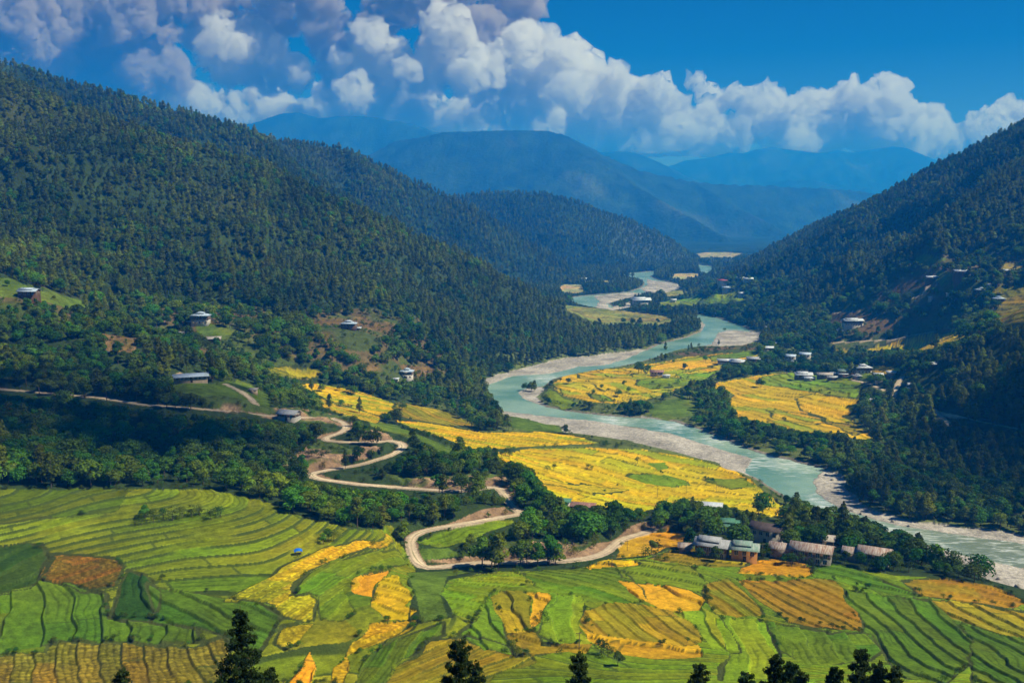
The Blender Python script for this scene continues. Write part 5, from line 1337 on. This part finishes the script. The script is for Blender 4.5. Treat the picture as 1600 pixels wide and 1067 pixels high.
building(46,468,'farmhouse with pale two part roof in the bright green clearing at the left edge', 12, 7, 4.6, d2r(-2), 'blue', 'timber', 'gable', nwin=4, band=False, lantern='double')
VB = 'houses of the village across the river'
for a in [
 (1026,587,'brick coloured long house beside the big trees on the river tongue',11,6,4.0,-5,'thatch','mud',4),
 (1041,590,'small pale shed right of the brick coloured house',6,3,1.8,-5,'white','white',0),
 (1134,569,'long white roofed house at the end of the green field by the river',15,6,4.0,-6,'white','white',5),
 (1152,572,'white roofed house with a second gable, middle of the riverside row',13,7,4.6,-20,'white','white',4),
 (1177,568,'dark walled house with grey roof, right end of the riverside row',12,7,5,-15,'grey','timber',4),
 (1198,549,'house with flat white roof standing above the riverside row',12,6,4,-4,'white','white',4),
 (1208,540,'small pale roof behind the house with the flat white roof',7,4,3,-4,'grey','white',0),
 (1235,564,'blue white gabled house among dark trees in the village centre',9,7,5,-25,'blue','white',3),
 (1258,561,'blue white gabled house right of its twin in the village centre',10,7,5,-25,'blue','white',3),
 (1219,567,'tiny white hut left of the twin gabled houses',5,3,2,0,'white','white',0),
 (1242,568,'tiny white hut below the twin gabled houses',5,3,2,0,'white','white',0),
 (1213,573,'small pale roof at the foot of the dark trees',5,3,2,-20,'white','white',0),
 (1255,592,'large bright roofed house standing in the green field',14,8,4,-6,'white','timber',4),
 (1265,595,'low white shed in front of the large bright roofed house',9,4,2.0,-4,'white','stone',0),
 (1288,592,'rust grey roofed house at the top of the yellow field',12,6,3.4,-8,'tan','timber',3),
 (1300,594,'short grey roof right of the rust grey roofed house',7,4,2.6,-8,'grey','timber',0),
 (1306,582,'long house with pale pink roof in the back row of the village',13,6,3.6,-8,'tan','timber',4),
 (1323,587,'long pale green roofed house in the back row of the village',14,6,3.4,-10,'teal','timber',4),
 (1303,588,'small pale roof in the gap of the back row',6,4,2.6,-5,'white','timber',0),
 (1317,590,'small white roof below the pale green roofed house',7,4,2.4,-5,'white','timber',0),
 (1348,584,'white house with broad bright roof beside the amber field',12,8,4.6,0,'white','white',4),
 (1334,578,'tiny pale hut left of the broad bright roofed house',4,3,2,0,'white','white',0),
 (1339,592,'small grey shed below the broad bright roofed house',6,3.5,2.2,0,'grey','stone',0),
 (1372,591,'small white roofed house by the track',6,4.5,2.6,-10,'white','white',2),
 (1374,597,'tiny white shed below the small house by the track',6,3.2,2.0,-10,'white','white',0),
 (1392,588,'tin shed at the upper end of the pale track',6,4,2.6,-20,'white','mud',0),
 (1360,634,'house with grey and brown roof right of the amber field',9,6,3.6,-14,'grey','stone',3),
 (1423,607,'pale roofed house in the trees right of the pale track',6,4,2.4,-6,'white','mud',2),
 (1421,613,'small white shed below the house right of the pale track',5,3,2,-6,'white','mud',0),
 (1454,577,'small timber house with pale roof in the dark trees',8,5,3.2,-6,'grey','timber',2),
 (1420,576,'hut with rusty roof at the wood edge above the track',5,3.5,2.2,0,'tan','mud',0),
 (1332,511,'long white farmhouse with bright two part roof on the scrubby hillside',20,8,5.5,3,'white','white',7),
 (1310,521,'small blue white shed below the long white farmhouse',8,4,2.2,3,'white','timber',0),
 (1230,528,'white shed on the wooded bank left of the long farmhouse',7,4,2.2,0,'white','white',0),
 (1216,535,'tiny pale house where the wood meets the river bank',6,4,2.4,0,'white','white',0),
 (1200,515,'tiny white roof at the foot of the right mountain',5,4,2.4,-20,'white','white',0),
 (1455,441,'bright roofed farmhouse at the top of the curving track',11,6,3.2,0,'white','timber',3),
 (1502,434,'long bright roofed farmhouse in the clearing high on the right slope',15,7,3.4,-3,'white','timber',4),
 (1574,427,'narrow white roof among terraces at the right edge',12,5,2.8,0,'white','timber',0),
 (1533,462,'farmhouse with peaked bright roof left of the terraced clearing',10,6,3.2,0,'blue','timber',3),
 (1560,474,'farmhouse with peaked bright roof on the lower terraces at right',10,6,3.2,0,'blue','timber',3),
 (1454,470,'tiny white hut below the curving track',4,3,2,0,'white','white',0),
 (1482,465,'tiny white hut in the scrub, left of a pair',4,3,2,0,'white','white',0),
 (1488,472,'tiny pale hut in the scrub, right of a pair',4,3,2,0,'tan','white',0),
 (1545,449,'tiny white hut above the terraced clearing',4,3,2,0,'white','white',0)]:
    u, v, lb, L_, W_, H_, ro, rf_, wl, nw = a
    t = building(u, v, lb, L_, W_, H_, d2r(ro), rf_, wl, 'hip' if 'peaked' in lb or 'broad' in lb else ('shed' if nw == 0 and H_ < 2.5 else 'gable'), nwin=nw, band=(nw >= 4 and wl == 'white'), group=VB if u < 1430 and v > 545 else None, door=False, lantern='double' if 'two part' in lb or 'second gable' in lb or 'large bright' in lb else None, name='farmhouse' if nw > 0 else 'shed', cat='house' if nw > 0 else 'shed', ymin=600)
for a in [(1001,476,'big white institute building with flat stepped roofs on the far river bank',30,16,8,5,'white','white',6),
 (910,440,'white house in the meadow woods on the far left bank',18,9,6,0,'white','white',0),
 (1090,446,'red roofed house on the far right bank, left of two',14,8,5,0,'red','white',0),
 (1128,446,'red roofed house on the far right bank, right of two',14,8,5,0,'red','white',0),
 (1169,439,'pale house high on the far right slope, right of two',14,8,5,0,'white','white',0),
 (1156,440,'pale house high on the far right slope, left of two',12,8,5,0,'white','white',0),
 (1136,457,'bright roofed house above the far green field',16,8,5,0,'blue','white',0),
 (1052,472,'small white house at the edge of the far green field',9,6,4,0,'white','white',0),
 (1158,464,'tiny white house below the pale scar on the far right slope',8,6,4,0,'white','white',0)]:
    u, v, lb, L_, W_, H_, ro, rf_, wl, nw = a
    t = building(u, v, lb, L_, W_, H_, d2r(ro), rf_, wl, 'gable', nwin=nw, door=False, name='building' if nw else 'house', cat='building' if nw else 'house', lantern='double' if nw else None, ymin=1200)

# field shelter with blue tarpaulin
p = hit(466, 866)
if p:
    t = thing('field_shelter', p, 'small field shelter under a bright blue tarpaulin between green strips', 'shelter', None, 0.3)
    V, Fq = joinm([tube((sx * 0.9, sy * 0.7, -0.2), (sx * 0.9, sy * 0.7, 1.3 + 0.35 * (sy > 0)), 0.06, 0.05, 5) for sx in (-1, 1) for sy in (-1, 1)])
    mesh_obj('post', V, Fq, M_BARK, t)
    g = np.linspace(-1, 1, 7); gx, gy = np.meshgrid(g, g)
    V = np.stack([gx.ravel() * 1.25, gy.ravel() * 1.05, (1.75 - 0.42 * gx ** 2 + 0.12 * gy - 0.12 * gy ** 2 + 0.03 * np.sin(7 * gx + 3 * gy)).ravel()], 1)
    idx = np.arange(49).reshape(7, 7); q = np.stack([idx[:-1, :-1], idx[:-1, 1:], idx[1:, 1:], idx[1:, :-1]], -1).reshape(-1, 4)
    mesh_obj('tarpaulin', V, q, mat('blue_tarpaulin', (0.01, 0.14, 0.62), rough=0.5, spec=0.4), t, smooth=True)
    V, Fq = joinm([box(-0.8, 0.8, -0.5, 0.6, 0.25, 0.42), box(-0.7, -0.6, -0.4, -0.3, -0.1, 0.25), box(0.6, 0.7, -0.4, -0.3, -0.1, 0.25)])
    mesh_obj('bench', V, Fq, M_DOOR, t)
# power poles
M_POLE = mat('weathered_pole', (0.15, 0.12, 0.10), rough=0.9)
POLES = [(956,887,20,'pole with cross arm on the bright green strips near the road end'),(980,860,15,'pole at the lower end of the yellow field by the road'),(1027,777,17,'pole in the middle of the big yellow field'),(1073,770,15,'pole near the right part of the big yellow field'),(1119,768,14,'pole at the right end of the big yellow field'),
 (905,1012,24,'thin pole rising from the front terraces above the pine tip'),(1191,872,22,'pole between the ochre house and the central farmhouse'),(1022,882,15,'thin pole left of the golden strips below the village'),(1106,735,12,'pole at the river side of the yellow field')]
for u, v, hp, lb in POLES:
    p = hit(u, v)
    if p is None: continue
    H_ = hp * p[1] / F * 1.15
    t = thing('power_pole', p, 'wooden power ' + lb, 'power pole', 'power poles across the fields', 0.3)
    V, Fq = tube((0, 0, -0.5), (0, 0, H_), 0.10, 0.07, 6); mesh_obj('pole', V, Fq, M_POLE, t)
    V, Fq = joinm([box(-0.85, 0.85, -0.05, 0.05, H_ - 0.35, H_ - 0.23)] + [tube((x, 0, H_ - 0.23), (x, 0, H_ - 0.05), 0.04, 0.03, 5) for x in (-0.75, 0, 0.75)]); mesh_obj('cross_arm', V, Fq, M_POLE, t)
# boulders in the river bed near the rapids
M_ROCK = mat('river_boulder', (0.28, 0.25, 0.21), rough=0.95, noise=[(1.5, 0.3)])
rb = np.random.default_rng(8)
V3, F3 = None, None
BOULD = [(1552,857),(1575,852),(1437,846),(1500,845),(1475,868),(1330,798),(1345,803),(1395,815),(1420,822),(1290,742),(1300,750),(1010,656),(1030,660),(1052,664),(1180,716),(1150,708),(1560,905),(1590,918),(1530,898),(1490,880)]
import bmesh
BL = ['grey boulder near the middle of the white water at the right edge', 'grey boulder right beside the frame edge in the white water', 'boulder at the far shore where the river narrows at right', 'boulder in mid stream right of the narrowing', 'boulder off the near shore below the white water', 'boulder at the left tip of the crescent gravel bar foot', 'second boulder along the foot of the crescent bar', 'boulder under the first bank trees right of the crescent bar', 'boulder at the shore farther right of the crescent bar', 'boulder at the upper left end of the crescent bar', 'boulder on the inner curve of the crescent bar',
 'boulder at the left end of the stony spit across the river', 'boulder in the middle of the stony spit across the river', 'boulder at the right end of the stony spit across the river', 'boulder where the long gravel bank meets the pool', 'boulder on the lower end of the long gravel bank', 'boulder on the near gravel at far right, middle one', 'boulder on the near gravel nearest the right edge', 'boulder on the near gravel behind the last trees', 'boulder beside the near shore left of the last trees']
for i, (u, v) in enumerate(BOULD):
    p = hit(u, v)
    if p is None: continue
    bm_ = bmesh.new(); bmesh.ops.create_icosphere(bm_, subdivisions=3, radius=1.0)
    V = np.array([q.co[:] for q in bm_.verts]); Fq = np.array([[q.index for q in f.verts] for f in bm_.faces]); bm_.free()
    V = V * (1 + 0.28 * fbm(V[:, 0] * 2 + i * 5, V[:, 1] * 2 + V[:, 2] * 2.3, 1.0, 3, 40 + i))[:, None] * rb.uniform(0.7, 1.3, 3) * rb.uniform(0.6, 1.5)
    o = mesh_obj('boulder', V, Fq, M_ROCK, smooth=True); o.location = (p[0], p[1], p[2] + 0.1)
    tag(o, BL[i], 'boulder', 'boulders along the river')

# ------------------------------------------------------------------ conifers just below the viewpoint, only their tops in view
def near_conifer(seed, H, topdroop=True):
    r = np.random.default_rng(seed); parts = []; tips = []
    nb = int(H * 7)
    wood = [tube((0, 0, -1), (0, 0, H * 0.5), 0.22, 0.13, 8), tube((0, 0, H * 0.5), (0, 0, H), 0.13, 0.015, 8)]
    for i in range(nb):
        t = 0.12 + 0.86 * (i / nb); a = i * 2.4 + r.normal(0, 0.3)
        L = H * 0.24 * (1.02 - t) ** 0.85 * r.uniform(0.65, 1.2) + 0.18
        z0 = H * t; up = 0.30 if t > 0.8 else 0.02
        p0 = np.array([0, 0, z0]); d = np.array([math.cos(a), math.sin(a), up + r.normal(0, 0.12)])
        p1 = p0 + d * L * 0.6; p2 = p1 + np.array([d[0], d[1], -0.25 if topdroop else 0.35]) * L * 0.42
        wood.append(tube(p0, p1, 0.035 * (1.3 - t), 0.02, 4)); wood.append(tube(p1, p2, 0.02, 0.008, 4))
        for k in range(int(14 + L * 24)):
            s = r.random() ** 0.7; q = p0 + (p1 - p0) * min(1, s * 1.7) if s < 0.59 else p1 + (p2 - p1) * (s - 0.59) / 0.41
            w = L * 0.20 * (1 - 0.5 * s)
            tips.append(q + np.array([r.normal() * w, r.normal() * w, r.normal() * w * 0.35 - (0.10 * r.random() if topdroop else -0.05)]))
    P = np.array(tips); n = len(P)
    P = np.repeat(P, 6, 0) + r.normal(0, 0.06, (6 * n, 3))
    Nn = r.normal(size=P.shape) + np.array([0, 0, 0.6])
    up = np.array([0, 0, 1.0]) + r.normal(0, 0.6, P.shape)
    c = facets(P, Nn, 0.055, r, 2.2, up)
    return c, joinm(wood)
NC = [(375,945,62,True,'tall dark conifer at lower left with drooping open boughs'),(190,1040,66,True,'top of a dark conifer left of the tall drooping one'),(718,998,60,False,'bushy dark pine top at the bottom centre'),(742,1035,58,False,'small pine leader directly right of the bushy centre pine'),(905,1020,64,False,'dense pyramid shaped pine top right of centre'),(1094,1034,64,False,'round pine top between the pyramid pine and the cluster'),
 (1213,1022,66,False,'tall pine top, left end of the dark cluster'),(1236,1032,63,False,'second pine top inside the dark cluster'),(1168,1050,60,False,'low pine top at the left foot of the cluster'),(1255,1048,60,False,'low pine top at the right foot of the cluster'),(1345,1012,68,False,'tallest pine top of the right hand group'),(1306,1040,64,False,'pine top left of the tallest one in the right hand group'),(1375,1036,66,False,'pine top right of the tallest one in the right hand group'),(1398,1040,65,False,'rightmost pine top at the lower edge'),(345,1050,58,True,'low drooping conifer at the foot of the tall one'),(420,1040,64,True,'slim drooping conifer right of the tall one')]
for i, (u, v, y, dr, lb) in enumerate(NC):
    tx, ty, tz = P3(u, v, y); gz = float(ground(tx, ty)); H_ = tz - gz
    if i in (0,): pass
    H_ = max(6.0, H_)
    (cv, cf_), (tv, tf) = near_conifer(100 + i, H_, dr)
    t = thing('conifer', (tx, ty, tz - H_), lb, 'tree', 'conifers below the viewpoint')
    mesh_obj('trunk', tv, tf, M_BARK, t); mesh_obj('crown', cv, cf_, M_DARKPINE, t)
log('objects built')
# ------------------------------------------------------------------ clouds: billowing bodies 14 to 19 km away, beyond the haze; unseen shade casters added overhead at the end
def n3(P, seed):
    I = np.floor(P); f = P - I; f = f * f * (3 - 2 * f); I = I.astype(np.int64)
    def h(dx, dy, dz):
        k = ((I[:, 0] + dx) * 374761393 + (I[:, 1] + dy) * 668265263 + (I[:, 2] + dz) * 2147483647 + seed * 974634777) & 0xFFFFFFFF
        k = ((k ^ (k >> 13)) * 1274126177) & 0xFFFFFFFF
        k = ((k ^ (k >> 15)) * 668265263) & 0xFFFFFFFF
        return (((k ^ (k >> 16)) & 0xFFFFFF) / float(0x1000000)).astype(np.float32)
    x, y, z = f[:, 0], f[:, 1], f[:, 2]
    a = h(0,0,0) * (1 - x) + h(1,0,0) * x; b = h(0,1,0) * (1 - x) + h(1,1,0) * x
    c = h(0,0,1) * (1 - x) + h(1,0,1) * x; d = h(0,1,1) * (1 - x) + h(1,1,1) * x
    return (a * (1 - y) + b * y) * (1 - z) + (c * (1 - y) + d * y) * z
def billow(P, scale, octv, seed):
    s = 0; a = 1.0; t = 0; Q = P / scale
    for o in range(octv):
        w = np.abs(n3(Q + 31.7 * o, seed + o) * 2 - 1); s = s + a * (1 - w * 1.6) ; t += a; a *= 0.52; Q = Q * 2.03
    return s / t
def ico(sub):
    bm_ = __import__('bmesh').new(); __import__('bmesh').ops.create_icosphere(bm_, subdivisions=sub, radius=1.0)
    V = np.array([v.co[:] for v in bm_.verts]); Fq = np.array([[v.index for v in f.verts] for f in bm_.faces]); bm_.free(); return V, Fq
ICO = {k: ico(k) for k in (3, 4, 5, 6)}
def cloud_mat(name, col, dens):
    m = bpy.data.materials.new(name); m.use_nodes = True
    N = m.node_tree.nodes; L = m.node_tree.links; N.clear()
    out = N.new('ShaderNodeOutputMaterial'); v = N.new('ShaderNodeVolumePrincipled')
    v.inputs['Color'].default_value = (*col, 1); v.inputs['Density'].default_value = dens; v.inputs['Anisotropy'].default_value = 0.2
    L.new(v.outputs[0], out.inputs['Volume'])
    return m
M_CLOUD = cloud_mat('white_cloud', (0.985, 0.97, 0.945), 0.0075)
M_CLOUD_D = cloud_mat('grey_cloud', (0.68, 0.62, 0.57), 0.009)
def vnormals(V, Fq):
    n = np.cross(V[Fq[:, 2]] - V[Fq[:, 0]], V[Fq[:, 3]] - V[Fq[:, 1]]) if Fq.shape[1] == 4 else np.cross(V[Fq[:, 1]] - V[Fq[:, 0]], V[Fq[:, 2]] - V[Fq[:, 0]])
    out = np.zeros_like(V)
    for k in range(Fq.shape[1]):
        for c in range(3): out[:, c] += np.bincount(Fq[:, k], n[:, c], len(V))
    return out / (np.linalg.norm(out, axis=1)[:, None] + 1e-9)
def cloud(puffs, label, seed, voxel=21.0, at=None):
    parts = []
    for (u, v, rp, D) in puffs:
        D = D * 1.10 if at is None else D
        c = np.array(P3(u, v, D)) if at is None else np.array((u, v, D), float)
        R = rp / F * D if at is None else rp
        V, Fq = ICO[3]
        parts.append((c + V * R * 0.74 * np.array([1.0, 1.0, 0.85]), Fq))
    V, Fq = joinm(parts)
    tmp = mesh_obj('cloud_union', V, Fq, M_CLOUD)
    md = tmp.modifiers.new('r', 'REMESH'); md.mode = 'VOXEL'; md.voxel_size = voxel
    dg = bpy.context.evaluated_depsgraph_get(); ev = tmp.evaluated_get(dg); me = ev.to_mesh()
    V = np.empty(len(me.vertices) * 3); me.vertices.foreach_get('co', V); V = V.reshape(-1, 3)
    Fq = np.empty(len(me.loops), np.int32); me.loops.foreach_get('vertex_index', Fq); Fq = Fq.reshape(-1, 4)
    ev.to_mesh_clear(); bpy.data.objects.remove(tmp)
    k = voxel / 24.0
    for amp, sc_, oc in ((300, 560, 2), (210, 250, 2), (125, 120, 2), (70, 58, 2)):
        N_ = vnormals(V, Fq); w = n3(V / (900.0 * k), 7 + seed)
        V = V + N_ * ((billow(V, sc_ * k, oc, 3 + seed) - 0.30) * amp * k * (0.45 + 1.0 * w))[:, None]
    for amp, sc_ in ((95, 330), (60, 130), (34, 55)):
        V = V + amp * k * np.stack([n3(V / (sc_ * k) + 11.3 * c, 40 + c + seed) * 2 - 1 for c in range(3)], 1)
    V = V + np.random.default_rng(seed).normal(0, 5.0 * k, V.shape)
    if at is None: V[:, 2] = np.maximum(V[:, 2], 900)
    o = mesh_obj('cloud', V, Fq, M_CLOUD_D if ('dark' in label or 'top edge' in label or 'grey' in label) else M_CLOUD, smooth=True)
    tag(o, label, 'cloud', 'cumulus clouds over the valley')
    return o
def bank(pts, D, jit, r, n):
    """puffs strewn along an outline of (u, v, r)"""
    out = [(u, v, q, D * (1 + 0.03 * r.normal())) for u, v, q in pts]
    for _ in range(n):
        u, v, q = pts[r.integers(len(pts))]
        a = r.random() * 6.28; out.append((u + math.cos(a) * q * jit, v + math.sin(a) * q * jit, q * r.uniform(0.35, 0.7), D * (1 + 0.03 * r.normal())))
    return out
rc = np.random.default_rng(3)
cloud(bank([(-60,40,90),(20,30,80),(80,70,60),(30,110,60),(130,40,60),(150,100,36),(190,30,50),(110,120,40),(180,140,26),(230,55,42),(0,0,80),(100,-10,70),(200,-20,60),(290,-10,50),(80,150,30),(150,150,22)], 15000, 0.9, rc, 26), 'dark brown grey cloud mass over the left ridge', 1)
cloud(bank([(215,110,30),(235,95,26),(245,125,28),(220,140,26),(255,145,22),(205,80,24)], 14500, 0.9, rc, 8), 'grey tower of cloud just right of the dark cloud mass', 2)
cloud(bank([(270,145,18),(290,160,20),(320,165,18),(345,170,16),(362,182,14),(285,135,10)], 14200, 0.8, rc, 8), 'small bright cloud resting on the left ridge line', 3)
cloud(bank([(330,55,28),(360,75,34),(400,95,34),(430,110,28),(455,125,18),(345,95,26),(385,60,20),(345,30,14),(420,80,18)], 14800, 0.85, rc, 14), 'bright pink tinged cumulus in the upper left sky', 4)
cloud(bank([(410,10,34),(450,10,36),(490,5,36),(515,30,22),(520,60,20),(522,75,13),(505,45,16),(380,0,34),(330,-15,30),(465,-20,40)], 15200, 0.85, rc, 16), 'hanging cloud along the top edge with a bright lower tip', 5)
cloud(bank([(585,90,30),(575,65,16),(600,110,30),(560,115,24),(535,110,22),(615,85,20),(640,115,16),(590,140,26),(570,130,24),(540,95,14)], 14600, 0.8, rc, 14), 'pointed white cumulus in the middle of the left sky', 6)
cloud(bank([(680,90,20),(700,105,20),(690,125,18),(665,85,12),(705,85,12),(655,125,12)], 14600, 0.8, rc, 8), 'round white puff beside the pointed cumulus', 7)
cloud(bank([(480,172,24),(520,175,26),(560,178,24),(610,175,26),(650,182,24),(690,188,24),(440,165,20),(730,178,26),(600,155,18),(410,155,16),(660,160,18),(760,184,24)], 17000, 0.9, rc, 20), 'long pale cloud bank lying behind the blue ridge', 8)
cloud(bank([(620,10,40),(670,0,44),(720,10,44),(770,0,40),(640,-20,50),(700,-30,50),(800,15,26),(825,12,12),(690,45,22),(750,40,30),(780,50,24),(680,30,13)], 15500, 0.9, rc, 20), 'grey and white clouds at the top centre of the sky', 9)
cloud([(684,27,9,14000),(677,33,8,14000),(692,35,7,14000),(700,50,10,14000),(706,58,9,14000),(702,42,7,14000)], 'tiny white tuft of cloud at the top centre', 10)
cloud(bank([(780,95,34),(800,120,40),(830,95,24),(850,85,22),(880,90,20),(895,82,14),(820,70,16),(810,60,10),(770,130,40),(840,130,40),(870,115,28),(790,160,36),(840,165,34),(740,120,32),(890,140,30),(745,85,20),(900,95,10)], 14400, 0.85, rc, 30), 'tall white cumulus tower left of the clear blue sky', 11)
cloud(bank([(925,130,18),(945,150,30),(975,140,20),(905,165,36),(940,185,36),(985,165,26),(1000,185,34),(1035,190,26),(970,205,32),(1020,215,30),(1060,205,22),(1075,190,14),(1085,215,24),(900,200,34),(940,220,30),(1050,230,22),(1000,235,24),(1120,185,18),(1110,205,22),(1135,205,18),(1150,220,16),(860,190,34),(1080,235,20),(1110,230,20)], 15000, 0.85, rc, 44), 'white cumulus bank sloping down towards the valley gap', 12)
cloud(bank([(1180,185,18),(1210,185,22),(1240,180,26),(1270,180,26),(1200,205,20),(1240,210,24),(1300,180,34),(1340,160,24),(1365,155,22),(1390,165,24),(1410,180,20),(1350,190,34),(1390,200,32),(1430,205,26),(1460,220,20),(1420,230,24),(1310,215,28),(1360,230,24),(1275,215,22),(1480,228,18),(1330,150,10),(1250,235,22),(1215,230,20),(1170,200,12),(1440,245,20)], 15600, 0.85, rc, 50), 'broad cumulus bank above the far blue mountains', 13)
cloud(bank([(1530,200,14),(1550,188,14),(1575,182,14),(1595,180,12),(1540,215,16),(1575,205,18),(1515,215,12),(1620,185,16)], 15400, 0.8, rc, 8), 'small cloud rising behind the right ridge', 14)
cloud([(1025,146,8,14500),(1036,148,9,14500),(1047,152,8,14500),(1015,143,5,14500),(1055,156,5,14500)], 'small flat wisp left above the sloping cloud bank', 15)
cloud([(1108,152,9,14500),(1113,160,9,14500),(1104,146,6,14500),(1117,166,6,14500),(1092,136,5,14500),(1082,133,5,14500)], 'small upright puff above the valley gap', 16)
cloud([(1150,153,8,14500),(1163,157,8,14500),(1178,157,8,14500),(1192,153,8,14500),(1203,150,7,14500),(1140,148,5,14500)], 'thin flat wisp over the far mountains', 17)
cloud([(640,262,56,965),(695,300,48,970),(600,232,46,960),(690,240,36,962)], 'small grey cloud added overhead out of view to shade the dark lower wood at left', 18, 9.0, 1)  # outside the frame, added only to throw shade on the left wood
cloud([(1325,440,62,1000),(1370,520,70,1005),(1300,370,44,995),(1400,440,60,1000)], 'grey cloud overhead shading the wooded slope at the right edge', 19, 12.0, 1)  # never in view; placed here to darken the right slope with its shadow
log('clouds built')
# ------------------------------------------------------------------ haze
def haze():
    x0, x1, y0, y1, z0, z1 = -9200, 9200, -200, 13300, -156, 885
    V = np.array([(x, y, z) for z in (z0, z1) for y in (y0, y1) for x in (x0, x1)], float)
    Fq = np.array([(0, 2, 3, 1), (4, 5, 7, 6), (0, 1, 5, 4), (2, 6, 7, 3), (0, 4, 6, 2), (1, 3, 7, 5)])
    m = bpy.data.materials.new('haze'); m.use_nodes = True
    N = m.node_tree.nodes; L = m.node_tree.links; N.clear()
    out = N.new('ShaderNodeOutputMaterial'); pv = N.new('ShaderNodeVolumePrincipled')
    pv.inputs['Color'].default_value = (0.015, 0.29, 1.0, 1); pv.inputs['Density'].default_value = 0.00019; pv.inputs['Absorption Color'].default_value = (0.25, 0.45, 1, 1); pv.inputs['Anisotropy'].default_value = 0.0
    L.new(pv.outputs[0], out.inputs['Volume'])
    o = mesh_obj('haze', V, Fq, m); tag(o, 'blue haze thickening up the valley', kind='stuff')
haze()
log('done')
